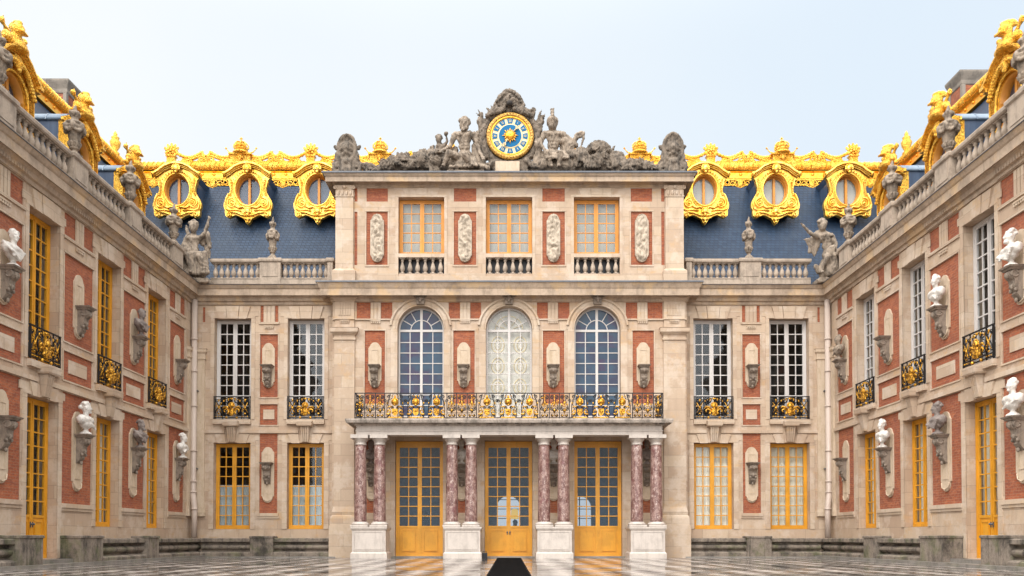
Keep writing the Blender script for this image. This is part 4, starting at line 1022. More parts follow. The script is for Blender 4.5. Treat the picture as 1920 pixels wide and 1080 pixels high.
# ---- tall gilded dormers of the side roofs (local origin: foot centre of the front plane)
def make_tall_dormer():
    m = MB(); hw = .62; zs = 1.43; W2 = 1.02
    # posts with ribbed strips
    for sx in (-1, 1):
        a, b = sorted((sx*hw, sx*W2)); m.box(a, b, 0, .3, 0, 2.2)
        for k in range(26): z = .12+k*.075; m.ball((sx*.86, -.02, z), (.11,.05,.026), seg=8, rings=4)
        m.box(*sorted((sx*.66, sx*.71)), -.05, .0, .05, 2.12); m.box(*sorted((sx*.99, sx*1.03)), -.05, .0, .05, 2.12)
        m.box(*sorted((sx*.62, sx*1.06)), -.08, .3, 0, .09)
    n = 26
    O = [(1.02*cos(pi*k/n), 2.2+.45*sin(pi*k/n)) for k in range(n+1)]; I = [(hw*cos(pi*k/n), zs+hw*sin(pi*k/n)) for k in range(n+1)]
    for k in range(n):
        vs = [(I[k][0],0,I[k][1]),(I[k+1][0],0,I[k+1][1]),(O[k+1][0],0,O[k+1][1]),(O[k][0],0,O[k][1])]; vs += [(a, .3, b) for a, _, b in vs]
        m.add(vs, [(0,1,2,3),(0,4,5,1),(3,2,6,7)])
    m.tube([(hw*1.08*cos(pi*k/n), -.04, zs+hw*1.08*sin(pi*k/n)) for k in range(n+1)], .045, 7)
    for sx in (-1, 1): m.tube([(sx*hw*1.08, -.04, 0), (sx*hw*1.08, -.04, zs)], .045, 7)
    # leafy garlands each side of the arch
    for sx in (-1, 1):
        for k in range(15):
            t = k/14; m.ball((sx*(.15+.72*t), -.12, 2.40-.72*t*t), (.085,.10,.075), seg=8, rings=6)
            m.ball((sx*(.12+.72*t), -.07, 2.50-.55*t*t), (.06,.06,.05), seg=7, rings=5)
    mask_blobs(m, (0, -.12, 2.36), .38)
    # sweeping curved pediment
    P = [(-1.22, 2.24), (-1.08, 2.27), (-.92, 2.36), (-.76, 2.50), (-.56, 2.68), (-.32, 2.81), (0, 2.86)]; P = P+[(-a, b) for a, b in P[-2::-1]]
    for off, y0, t in ((0, -.25, .06), (-.06, -.19, .05), (-.11, -.13, .05), (-.16, -.08, .05)):
        m.prism([(a, b+off) for a, b in P]+[(a*(1-.02), b+off-t) for a, b in P[::-1]], y0, .02)
    for sx in (-1, 1): m.box(*sorted((sx*.98, sx*1.20)), -.25, .12, 2.12, 2.23); m.box(*sorted((sx*.98, sx*1.14)), -.18, .12, 2.02, 2.12)
    d = m.build('tall_dormer', GOLD)
    f = MB(); o = .07
    for sx in (-1, 1): f.box(*sorted((sx*(hw-.0), sx*(hw-o))), .05, .34, 0, zs)
    for k in range(n):
        a, b = pi*k/n, pi*(k+1)/n
        vs = [(hw*cos(a),.05,zs+hw*sin(a)),(hw*cos(b),.05,zs+hw*sin(b)),((hw-o)*cos(b),.05,zs+(hw-o)*sin(b)),((hw-o)*cos(a),.05,zs+(hw-o)*sin(a))]; vs += [(p, .34, q) for p, _, q in vs]
        f.add(vs, [(0,1,2,3),(3,2,6,7)], True)
    f.box(-.05, .05, .2, .3, 0, zs+hw-o); f.box(-hw+o, hw-o, .22, .28, zs-.03, zs+.03)
    for sx in (-1, 1): f.box(*sorted((sx*.08, sx*.11)), .22, .28, 0, zs+hw-.1); f.box(*sorted((sx*(hw-o), sx*(hw-o-.05))), .22, .28, 0, zs)
    f.build('dormer_sash', ORG, d)
    g = MB(); G = [(-hw+.02, 0)]+[(-(hw-.02)*cos(pi*k/n), zs+(hw-.02)*sin(pi*k/n)) for k in range(n+1)]+[(hw-.02, 0)]
    g.add([(a_, .25, b_) for a_, b_ in G], [tuple(range(len(G)))]); g.build('glass', GLASS, d); g = MB(); g.prism(G, .36, .37); g.build('blind', SHADE, d)
    c = MB(); c.box(-1.0, 1.0, .31, 4.4, -.2, 2.22); 
    nn = 16; b_ = MB(); arch_ = [(1.06*cos(pi*k/nn), 2.2+.48*sin(pi*k/nn)) for k in range(nn+1)]; b_.prism(arch_, .05, 4.6, True)
    for k in range(6): b_.prism([(1.08*cos(pi*i/nn), 2.2+.50*sin(pi*i/nn)) for i in range(nn+1)], .7+k*.6, .74+k*.6)
    c.build('dormer_cheeks', LEAD, d)
    b_.build('lead_barrel_roof', LEADSKY, d)
    t = MB(); z = 2.84                           # armour trophy
    t.ball((0, -.05, z+.30), (.27,.22,.30)); t.lathe([(.34,.12),(.36,.16),(.27,.22)], (0,-.05,z)); t.ball((-.02, -.12, z+.68), (.21,.25,.24)); t.box(-.2,.16,-.42,-.1,z+.52,z+.62)
    for k in range(6): a = .4+k*.38; t.ball((.02+.1*cos(a), .08+.2*cos(a)-.12, z+.78+.18*sin(a)), (.09,.13,.10))
    for sx in (-1, 1):
        t.limb((sx*.2,.02,z+.3), (sx*.62,.05,z+.62), .1, .06); t.ball((sx*.66,.05,z+.66), (.12,.1,.12)); t.limb((sx*.1,.0,z+.1), (sx*.7,-.05,z+.05), .13, .09)
        t.ball((sx*.52,-.05,z+.18), (.18,.16,.17)); t.limb((sx*.35,.1,z+.2), (sx*.5,.1,z+.9), .05, .03); t.ball((sx*.72,0,z-.12), (.14,.12,.1))
    t.ball((0,-.15,z+.02), (.5,.25,.16))
    tr_ = sculpt(t, 'armour_trophy', GOLD, .035, .035, 5, parent=d, smooth=1)
    tr_.scale = (.88, .88, .84); tr_.location = (0, 0, 2.84*.16)
    return d
TD = make_tall_dormer(); used = False
for root, sg in ((SLW, 1), (SRW, -1)):
    for y in WY:
        if not used: TD.parent = root; TD.location = (sg*y, 1.0, 13.05); used = True
        else: copy_tree(TD, root, (sg*y, 1.0, 13.05))
# chimneys
def chimney(root, u, y, w_, d_, z1, nm='chimney'):
    m = MB(); m.box(u-w_/2, u+w_/2, y, y+d_, ZRT-.5, z1-.6); c = m.build(nm, BRICK, root)
    m = MB(); m.loft(u-w_/2, u+w_/2, y, y+d_, [(.02, z1-.6), (.04, z1-.55), (.04, z1-.4), (.13, z1-.15), (.15, z1-.08), (.15, z1)]); m.loft(u-w_/2, u+w_/2, y, y+d_, [(.04, ZRT-.1), (.06, ZRT+.05), (.04, ZRT+.1)])
    for a in (u-w_/2, u+w_/2): m.box(a-.09, a+.09, y-.03, y+.12, ZRT+.1, z1-.6)
    m.build('chimney_cap', CHIM, c)
chimney(SLW, .6, 5.75, 1.3, 1.6, 21.5); chimney(SRW, .0, 5.8, 1.0, 1.4, 21.65)

# ------------------------------------------------------------------ balustrades
def balustrade(name, loc, rz, segs_, pedestals, ends, label, y=0.):
    o = empty(name, loc, rz, label=label, category='balustrade', group='stone balustrades on the cornice')
    u0, u1 = ends; h0, h1, h2 = .0, .46, 1.16; ht = 1.33
    m = MB(); m.box(u0, u1, -.2, .2, 0, h1); m.box(u0, u1, -.22, .22, h1-.04, h1+.001); m.build('plinth', BALST, o)
    m = MB(); m.loft(u0, u1, -.17, .17, [(0, h2), (.04, h2+.04), (.05, ht-.04), (.03, ht)]); m.build('hand_rail', BALST, o)
    for p, hw in pedestals:
        m = MB(); m.box(p-hw, p+hw, -.23, .23, .003, h2+.001); m.box(p-hw+.12, p+hw-.12, -.25, .25, h1+.06, h2-.08); m.loft(p-hw, p+hw, -.23, .23, [(.0, h2), (.06, h2+.05), (.07, ht-.02), (.04, ht+.02)]); m.build('pedestal', BALST, o)
    b0 = None; bars = [(v, 0) for v in ()]
    for a, b, n in segs_:
        for k in range(n):
            q = a+(b-a)*(k+.5)/n
            if b0 is None: b0 = baluster(h2-h1, BALST, 1.18).build('baluster', BALST, o, (q, 0, h1))
            else: c = b0.copy(); C.objects.link(c); c.parent = o; c.location = (q, 0, h1)
    return o
ZB0 = ZC-.06
g = lambda px: W(px, 505, .2).x
balustrade('balustrade', (0, .2, ZB0), 0, [(g(399), g(489), 8), (g(530), g(617), 8)], [(g(509), .47), (g(623)-.05, .12)], (g(398), g(627)), 'short stone balustrade in front of the slate roof left of the attic storey')
balustrade('balustrade', (0, .2, ZB0), 0, [(g(1294), g(1384), 8), (g(1427), g(1516), 8)], [(g(1405), .47), (g(1288)+.05, .12)], (g(1284), g(1517)), 'short stone balustrade in front of the slate roof right of the attic storey')
for X, rz, sg, lab in ((XL-.2, 90, 1, 'long stone balustrade with urns along the top of the left side wing'), (XR+.2, -90, -1, 'long stone balustrade with urns along the top of the right side wing')):
    sgm = []; ys = PY+[-22.3]
    for k in range(4): a, b = sorted((sg*(PY[k]-.5), sg*(PY[k+1]+.5))); sgm.append((a, b, 10))
    a, b = sorted((sg*(PY[0]+.5), sg*(-.0))); sgm.append((a, b, 3)); a, b = sorted((sg*(PY[4]-.5), sg*-22)); sgm.append((a, b, 11))
    e = sorted((sg*.2, sg*-22)); balustrade('balustrade', (X, 0, ZB0), R(rz), sgm, [(sg*y, .48) for y in PY], e, lab)

# ------------------------------------------------------------------ stone urns
def make_urn():
    m = MB(); m.loft(-.2, .2, -.2, .2, [(0,0),(0,.08)]); m.lathe([(.19,.08),(.17,.14),(.09,.2),(.09,.26),(.16,.30),(.12,.34),(.15,.42),(.18,.60),(.215,.84),(.28,.98),(.29,1.02),(.24,1.05),(.28,1.10),(.30,1.14),(.22,1.2),(.12,1.26),(.10,1.34),(.13,1.38),(.10,1.42)], seg=18)
    for k in range(6):
        a = 2*pi*k/6; m.ball((.28*cos(a), .28*sin(a), 1.0), (.09,.09,.12), seg=8, rings=6)
        for j in range(5):
            b = a+(2*pi/6)*(j+.5)/5; m.ball((.28*cos(b), .28*sin(b), .94-.10*sin(pi*(j+.5)/5)), .06, seg=7, rings=5)
        m.ball((.12*cos(a), .12*sin(a), 1.46+.03*(k % 2)), (.07,.07,.09), seg=7, rings=5)
    m.ball((0,0,1.6), (.07,.07,.13), seg=8, rings=6); m.ball((.02,0,1.70), (.04,.04,.10), seg=8, rings=6)
    for k in range(10): a = 2*pi*k/10; m.tube([(.14*cos(a),.14*sin(a),.36),(.21*cos(a),.21*sin(a),.5)], .035, 5)
    return sculpt(m, 'stone_urn', SCULP2, .022, .012, 8, smooth=1)
URN = make_urn(); ZU = ZB0+1.35; first = True
URN['group'] = 'stone urns on the balustrade'
def put_urn(x, y, label, s=1.0, sw=1.0, rz=0):
    global first
    o = URN if first else URN.copy()
    if not first: C.objects.link(o)
    first = False; o.location = (x, y, ZU); o.scale = (s*sw, s*sw, s); o.rotation_euler = (0, 0, rz)
    tag(o, label, 'urn', 'stone urns on the balustrade')
put_urn(g(511), .2, 'tall narrow stone urn on the front balustrade left of the attic, between two oval dormers', 1.1, .8)
put_urn(g(1404), .2, 'tall narrow stone urn on the front balustrade right of the attic storey', 1.1, .8)
nm = ['at the corner next to the winged statue', 'second from the corner', 'third from the corner', 'fourth from the corner, at the frame edge', 'fifth from the corner']
for X, side in ((XL-.2, 'left'), (XR+.2, 'right')):
    for k, y in enumerate(PY): put_urn(X, y, f'garlanded urn on the {side} side balustrade, {nm[k]}', 1.0, 1.02, .4*k)

# ------------------------------------------------------------------ portico under the balcony
yp = -2.35
PO = empty('portico', (0, yp, 0), label='shallow portico of paired pink marble columns carrying the gilded balcony', category='portico')
hx = lambda px, y=yp, py=900: W(px, py, y).x
hz = lambda py, y=yp: Lz(py, y)
ZP = hz(988)
def make_column():
    zc0, zc1 = hz(985, yp+.4), hz(835, yp+.4); zt = hz(816, yp+.4)
    m = MB(); n = 14; r0 = .262
    m.lathe([(r0*(1.0-.13*(k/n)**1.8), zc0+(zc1-zc0)*k/n) for k in range(n+1)], seg=28); c = m.build('column', PINK, PO)
    b = MB(); b.box(-.37, .37, -.37, .37, ZP+.012, ZP+.09); b.lathe([(.36,ZP+.09),(.38,ZP+.13),(.36,ZP+.17),(.30,ZP+.18),(.28,ZP+.2),(.31,ZP+.22),(.28,zc0)], seg=24); b.build('column_base', ENT, c)
    k = MB(); k.lathe([(.235,zc1),(.26,zc1+.02),(.24,zc1+.05),(.235,zc1+.13),(.27,zc1+.16),(.33,zc1+.24),(.34,zc1+.27)], seg=24); k.box(-.37, .37, -.37, .37, zc1+.27, zt-.004)
    k.build('column_capital', ENT, c)
    return c
COLX = [676, 712, 847.5, 883.5, 1020, 1056.5, 1194, 1230.5]
c0 = make_column()
for i, px in enumerate(COLX):
    c = c0 if i == 0 else copy_tree(c0, PO); c.location = (hx(px, yp+.4, 910), .4, 0)
for a, b in ((657, 725.5), (831, 903), (1005, 1075), (1180.5, 1250)):
    x0, x1 = hx(a, yp, 1020), hx(b, yp, 1020); m = MB()
    m.loft(x0+.06, x1-.06, .04, 1.2, [(.06, 0), (.06, .22), (.03, .25), (0, .28), (0, ZP-.14), (.03, ZP-.12), (.06, ZP-.06), (.06, ZP)])
    k = .18; m.box(x0+k, x1-k, .015, .05, .38, ZP-.24); 
    for u0_, u1_, z0_, z1_ in ((x0+k-.05, x0+k-.02, .33, ZP-.19), (x1-k+.02, x1-k+.05, .33, ZP-.19), (x0+k-.02, x1-k+.02, .33, .36), (x0+k-.02, x1-k+.02, ZP-.22, ZP-.19)): m.box(u0_, u1_, .015, .045, z0_, z1_)
    m.build('pedestal', ENT, PO)
ex0, ex1 = hx(668, yp+.1, 808), hx(1242, yp+.1, 808)
m = MB(); za, zb = hz(815.5, yp+.1), hz(799, yp+.1)
for y0, y1, x0, x1 in ((.1, .7, ex0, ex1), (.7, 1.84, ex0, ex0+.6), (.7, 1.84, ex1-.6, ex1)): m.box(x0, x1, y0, y1, za, zb)
m.box(ex0-.03, ex1+.03, .07, .1, za+.16, za+.2); m.box(ex0+.6, ex1-.6, .7, 1.84, zb-.06, zb)
m.build('entablature', ENT, PO)
m = MB(); zc = hz(784, -2.75)
m.loft(ex0, ex1, .1, 1.84, [(.03, zb+.002), (.05, zb+.05), (.12, zb+.07), (.12, zb+.14), (.20, zb+.18), (.36, hz(791.5, -2.75)), (.40, zc-.06), (.40, zc)], back=False)
n = 96
for k in range(n): u = ex0+(ex1-ex0)*(k+.5)/n; m.box(u-.035, u+.035, -.075, .1, zb+.055, zb+.125)
m.build('balcony_slab', plainstone('weathered_balcony_stone', (.50, .43, .37), (.12, .105, .09), .75, 2.4, .5), PO)
# balcony railing
m = MB(); yr = -.05; zb_ = zc+.02; zt_ = hz(736.5, -2.4); rx0, rx1 = hx(665.5, -2.4, 760), hx(1243, -2.4, 760); H = zt_-zb_
rx = lambda px: hx(px, -2.4, 760)
m.box(rx0, rx1, yr-.03, yr+.03, zt_-.035, zt_); m.box(rx0, rx1, yr-.02, yr+.02, zb_+.04, zb_+.065)
for x in (rx0, rx1):
    m.box(x-.025, x+.025, yr+.03, 1.84, zt_-.035, zt_); m.box(x-.02, x+.02, yr+.02, 1.84, zb_+.04, zb_+.065)
    for k in range(1, 7): m.box(x-.012, x+.012, yr+.03+k*.26, yr+.05+k*.26, zb_, zt_-.03)
    for k in range(3): m.tube([(x, yr+.35+.5*k+.16*cos(a*.5), zb_+.5+.3*sin(a*.5)) for a in range(13)], .018, 5)
bars = [665.5, 684, 704, 721.5, 838, 856, 876, 893.5, 1012.5, 1030, 1049, 1067.5, 1186, 1204, 1225, 1242.7]
for px in bars: m.box(rx(px)-.018, rx(px)+.018, yr-.022, yr+.022, zb_, zt_-.03)
GDS = []
def curl(mb, x, z, r, t, a0, sx, rad=.018, y=yr): mb.tube(spiral(x, z, .02, r, t, a0, 16, y, sx), rad, 5)
for a, b in zip(bars[:-1], bars[1:]):
    x0, x1 = rx(a), rx(b); wd = x1-x0; c = (x0+x1)/2; gd = MB(); GDS.append(gd)
    if wd < .6:                                  # narrow panels
        m.box(x0, x1, yr-.012, yr+.012, zb_+.24, zb_+.26)
        for sx in (-1, 1):
            m.tube([(c+sx*.0, yr, zb_+.26), (c+sx*wd*.38, yr, zb_+.5), (c+sx*.04, yr, zb_+.78), (c+sx*wd*.36, yr, zb_+.98)], .018, 5)
            curl(m, c+sx*wd*.22, zb_+.9, .09, 1.3, 1, sx); curl(m, c+sx*wd*.22, zb_+.42, .09, 1.4, -1, sx); curl(m, c+sx*wd*.2, zb_+.14, .06, 1.2, 0, sx)
            gd.ball((c+sx*wd*.28, yr-.02, zb_+.60), (.035,.02,.05), seg=7, rings=5); gd.ball((c+sx*wd*.2, yr-.02, zb_+.14), (.04,.02,.03), seg=7, rings=5)
            for q in range(3): gd.ball((c+sx*rnd.uniform(.03,wd*.4), yr-.02, zb_+rnd.uniform(.3,.95)), (.022,.015,.04), seg=7, rings=5)
        gd.ball((c, yr-.02, zb_+.66), (.05,.03,.08), seg=8, rings=6); gd.ball((c, yr-.02, zb_+.36), (.05,.03,.05), seg=8, rings=6); gd.ball((c, yr-.02, zb_+.95), (.03,.02,.06), seg=7, rings=5)
        gd.tube([(c, yr-.015, zb_+.1), (c, yr-.015, zb_+1.0)], .012, 5); gd.box(c-wd*.3, c+wd*.3, yr-.02, yr-.01, zb_+.59, zb_+.605)
        gd.tube([(c-.07, yr-.02, zb_+.5), (c, yr-.03, zb_+.56), (c+.07, yr-.02, zb_+.5)], .018, 5)
    else:
        for k in range(3):
            x = x0+wd*(.165+.335*k); gd = MB(); GDS.append(gd)
            mask_blobs(gd, (x, yr-.05, zb_+.70), .24); gd.ball((x, yr-.02, zb_+.70), (.15,.04,.15))
            gd.prism([(x-.12, zb_+.42), (x+.12, zb_+.42), (x+.12, zb_+.24), (x+.06, zb_+.15), (x, zb_+.12), (x-.06, zb_+.15), (x-.12, zb_+.24)], yr-.07, yr-.02)
            gd.ball((x-.04, yr-.08, zb_+.32), (.028,.02,.028), seg=6, rings=4); gd.ball((x+.04, yr-.08, zb_+.32), (.028,.02,.028), seg=6, rings=4); gd.ball((x, yr-.08, zb_+.22), (.028,.02,.028), seg=6, rings=4)
            for sx in (-1, 1):
                gd.tube(spiral(x+sx*.27, zb_+.30, .02, .12, 1.1, -1.4, 16, yr-.03, sx), [.015+.022*i/16 for i in range(17)], 6)
                gd.tube([(x+sx*.12, yr-.03, zb_+.5), (x+sx*.24, yr-.03, zb_+.52), (x+sx*.33, yr-.03, zb_+.44)], [.03,.025,.012], 6)
                m.tube([(x+sx*.08, yr, zt_-.05), (x+sx*.14, yr, zb_+.85), (x+sx*.3, yr, zb_+.8), (x+sx*.34, yr, zb_+.55), (x+sx*.34, yr, zb_+.06)], .017, 5)
                m.tube([(x+sx*.34, yr, zb_+.06), (x+sx*.2, yr, zb_+.3), (x+sx*.3, yr, zb_+.62), (x+sx*.2, yr, zt_-.05)], .018, 5); curl(m, x+sx*.13, zb_+.48, .07, 1.4, 2, sx); curl(m, x+sx*.42, zb_+.75, .07, 1.3, 1, -sx)
                curl(m, x+sx*.25, zb_+.93, .08, 1.4, 0, sx); curl(m, x+sx*.22, zb_+.12, .06, 1.2, 1, sx)
                gd.ball((x+sx*.33, yr-.02, zb_+.66), (.03,.02,.045), seg=7, rings=5); gd.ball((x+sx*.12, yr-.02, zb_+.95), (.025,.02,.045), seg=7, rings=5)
            gd.ball((x, yr-.03, zb_+.92), (.05,.03,.07), seg=8, rings=6); gd.box(x-.3, x+.3, yr-.04, yr-.02, zb_+.035, zb_+.085)
r_ = m.build('balcony_railing', IRON, PO)
for gd in GDS:
    if gd.v: gd.build('gilded_ornament', RGOLD, r_)
# threshold step, mat and small black box
m = MB(); m.box(vx(735, 1040), vx(1172, 1040), -.25, .0, 0, .058); tag(m.build('door_sill', KERB, PV, (0,0,0)))
m = MB(); x0, x1 = -.52, .50; 
m.box(x0, x1, -26, -1.6, .004, .02)
for k in range(120): y = -26+.1+k*.2; m.box(x0+.04, x1-.04, y, y+.05, .02, .026)
tag(m.build('doormat', MAT_, None), 'long black ribbed rubber mat leading to the middle yellow door', 'mat')
m = MB(); x = W(909, 1042, -1.9).x; m.loft(x-.11, x+.11, -2.05, -1.85, [(0,.002),(0,.22),(-.01,.24)]); m.tube([(x-.08,-1.95,.24),(x-.08,-1.95,.29),(x+.08,-1.95,.29),(x+.08,-1.95,.24)], .012, 5)
tag(m.build('black_box', IRON, None), 'small black box with a handle on the floor left of the middle door', 'box')

# ------------------------------------------------------------------ benches
def bench_set():
    benches(LW, 'stone_bench', XL+.62, hx(657, -.5, 1020)-.1, [(W(492, 1020, -.5).x, .50)], 'mossy moulded stone bench below the windows of the left front wing', 'stone bench')
    benches(RW, 'stone_bench', hx(1250, -.5, 1020)+.1, XR-.62, [(W(1422, 1020, -.5).x, .53)], 'mossy moulded stone bench below the windows of the right front wing', 'stone bench')
    for root, sg, s in ((SLW, 1, 'left'), (SRW, -1, 'right')):
        a, b = sorted((sg*-10.85, 0)); benches(root, 'stone_bench', a, b, [(sg*-10.1, .74), (sg*-5.4, .45)], f'moulded stone bench between the corner and the yellow door of the {s} side wing', 'stone bench')
        a, b = sorted((sg*-12.9, sg*-22)); benches(root, 'stone_bench', a, b, [(sg*-13.5, .58), (sg*-17.9, .45)], f'moulded stone bench on the near side of the {s} side wing door', 'stone bench')
bench_set()
for root, sg, s in ((SLW, 1, 'left'), (SRW, -1, 'right')):
    a, b = sorted((sg*-10.85, sg*-12.9)); m = MB(); m.box(a, b, -.45, .30, 0, .22); m.build('door_step', KERB, root)

# ------------------------------------------------------------------ rain pipes in the two corners
for X, sg, s in ((XL+.17, 1, 'left'), (XR-.17, -1, 'right')):
    m = MB(); y = -.26; zt = Lz(562, -.26); z1 = Lz(925, -.26); z2 = Lz(952, -.26)
    m.tube([(X, y, zt), (X, y, z1), (X+sg*.0, y-.02, z1-.05), (X-sg*-.13, y-.18, z2), (X+sg*.13, y-.20, .88)], .125, 14)
    for z in (Lz(640), Lz(700), Lz(765), Lz(848), Lz(905), Lz(925)): m.lathe([(.13,0),(.155,.01),(.155,.07),(.13,.08)], (X, y, z), 14)
    m.lathe([(.13,0),(.15,.01),(.15,.07),(.13,.08)], (X+sg*.13, y-.20, z2-.1), 14)
    r = tag(m.build('rain_pipe', PIPE, None), f'pale painted rain pipe running down the {s} inner corner of the court', 'rain pipe', 'rain pipes in the corners')
    b = MB()
    for z in (Lz(735), Lz(880)): b.box(X-.16, X+.16, y+.0, y+.24, z, z+.04)
    b.build('wall_clamp', DARKLEAD, r)

# ------------------------------------------------------------------ busts
def make_bust(kind, mat):
    m = MB(); V = Vector
    m.lathe([(.15,0),(.16,.03),(.13,.06),(.07,.10),(.06,.15),(.09,.18)], seg=14)
    m.ball((0,.0,.33), (.20,.14,.15)); m.ball((0,0,.24), (.13,.11,.10))
    m.ball((-.22,.01,.40), (.13,.13,.14)); m.ball((.22,.01,.40), (.13,.13,.14)); m.ball((0,.0,.42), (.27,.15,.13)); m.ball((0,.0,.30), (.24,.15,.14)); m.ball((-.1,-.07,.40), (.11,.08,.10)); m.ball((.1,-.07,.40), (.11,.08,.10))
    m.limb((0,.01,.48), (0,-.01,.62), .085, .072)
    a = {'woman': .5, 'bearded': -.3, 'youth': .2, 'roman': -.5}[kind]
    rz = Matrix.Rotation(a, 3, 'Z'); h = V((0,-.02,.74))
    def at(x, y, z): return h+rz@V((x, y, z))
    m.ball(h, (.098,.125,.15), rz); m.ball(at(0,-.05,-.06), (.075,.075,.085), rz); m.ball(at(0,-.13,-.02), (.018,.03,.035), rz, 8, 6); m.ball(at(0,-.10,.03), (.07,.035,.018), rz, 8, 6)
    m.ball(at(0,-.115,-.065), (.032,.018,.012), rz, 8, 6); m.ball(at(0,-.10,-.115), (.035,.035,.03), rz, 8, 6)
    for sx in (-1, 1): m.ball(at(sx*.10,.01,-.01), (.018,.03,.04), rz, 8, 6); m.ball(at(sx*.05,-.10,-.03), (.03,.03,.03), rz, 8, 6)
    r2 = random.Random(kind)
    for k in range(26):
        th = r2.uniform(0, 2*pi); ph = r2.uniform(.1, 1.45); x, y, z = .1*sin(ph)*cos(th), .03+.12*sin(ph)*sin(th), .03+.13*cos(ph)
        if y < -.06 and z < .09: continue
        m.ball(at(x, y, z), r2.uniform(.03, .045), rz, 8, 6)
    if kind == 'woman':
        m.ball(at(0,.15,.02), (.06,.07,.06), rz, 8, 6); m.ball(at(0,-.02,.16), (.06,.05,.05), rz, 8, 6)
        for k in range(5): m.limb((-.26+.03*k, -.06, .46-.02*k), (.16+.02*k, -.15, .26-.02*k), .03, .03, 6)
    if kind == 'bearded':
        for k in range(10): m.ball(at(r2.uniform(-.06,.06), r2.uniform(-.12,-.05), r2.uniform(-.17,-.09)), .035, rz, 8, 6)
    if kind in ('bearded', 'roman'):
        for k in range(6): m.limb((-.3, .0-.03*k, .46-.03*k), (.26-.04*k, -.13, .40-.045*k), .038, .032, 6)
        m.limb((-.27,.05,.5), (-.2,-.15,.22), .06, .04)
    if kind == 'youth':
        for k in range(4): m.limb((.28, .0-.03*k, .48-.04*k), (-.02-.05*k, -.14, .30-.03*k), .035, .03, 6)
    return sculpt(m, 'marble_bust', mat, .0155, .006, 14, .003, 28, smooth=1)
BUST = {k: make_bust(k, MARB) for k in ('woman', 'bearded', 'youth', 'roman')}; BUSED = set()
def put_bust(kind, mat, loc, rz, label, s=1.18):
    src = BUST[kind]
    if kind in BUSED:
        o = src.copy(); C.objects.link(o)
        if mat is not MARB: o.data = src.data.copy(); o.data.materials.clear(); o.data.materials.append(mat)
    else: o = src; BUSED.add(kind)
    o.location = loc; o.rotation_euler = (0, 0, rz); o.scale = (s, s, s); o['label'] = label; o['category'] = 'bust'; o['group'] = 'portrait busts on the wall brackets'
zl, zu = NZ['lo'][3]+.0, NZ['up'][3]
L_, R_ = XL+.27, XR-.27
for kind in BUST: pass
put_bust('woman', MARB, (L_, PY[2], zl), R(90), 'white marble bust of a woman with tied hair on the lower left wall')
put_bust('youth', MARB, (L_, PY[0], zl), R(90), 'white marble bust low on the left wall beside the corner rain pipe')
put_bust('roman', MARB, (L_, PY[3], zu), R(90), 'pale draped bust high on the left wall at the frame edge')
put_bust('bearded', MARB, (R_, PY[3], zu), R(-90), 'white bearded bust high on the right wall at the frame edge')
put_bust('bearded', GREYM, (L_, PY[1], zl), R(90), 'dark grey bearded bust on the lower left wall between two yellow windows')
put_bust('roman', GREYM, (L_, PY[1], zu), R(90), 'weathered grey bust on the upper left wall, only dark one up there')
put_bust('woman', MARB, (R_, PY[2], zu), R(-90), 'white bust on the upper right wall between two white windows')
put_bust('youth', SCULP2, (R_, PY[0], zu), R(-90), 'stone coloured bust high in the right corner beside the rain pipe')
put_bust('youth', MARB, (R_, PY[3], zl), R(-90), 'large white bust low on the right wall past the yellow door')
put_bust('roman', GREYM, (R_, PY[2], zl), R(-90), 'grey draped bust on the lower right wall next to the yellow door')
put_bust('woman', MARB, (R_, PY[1], zl), R(-90), 'white turned bust on the lower right wall between yellow windows')
zc = Lz(872, -.4)
for px, k, mt, lab in ((697, 'roman', GREYM, 'dark grey bust behind the leftmost pair of portico columns'), (866, 'youth', MARB, 'white bust between the columns left of the middle door'),
                       (1038, 'woman', MARB, 'white bust between the columns right of the middle door'), (1212, 'bearded', GREYM, 'dark grey bust behind the rightmost pair of portico columns')):
    put_bust(k, mt, (vx(px, 900), -.5-.24, zc), 0, lab)

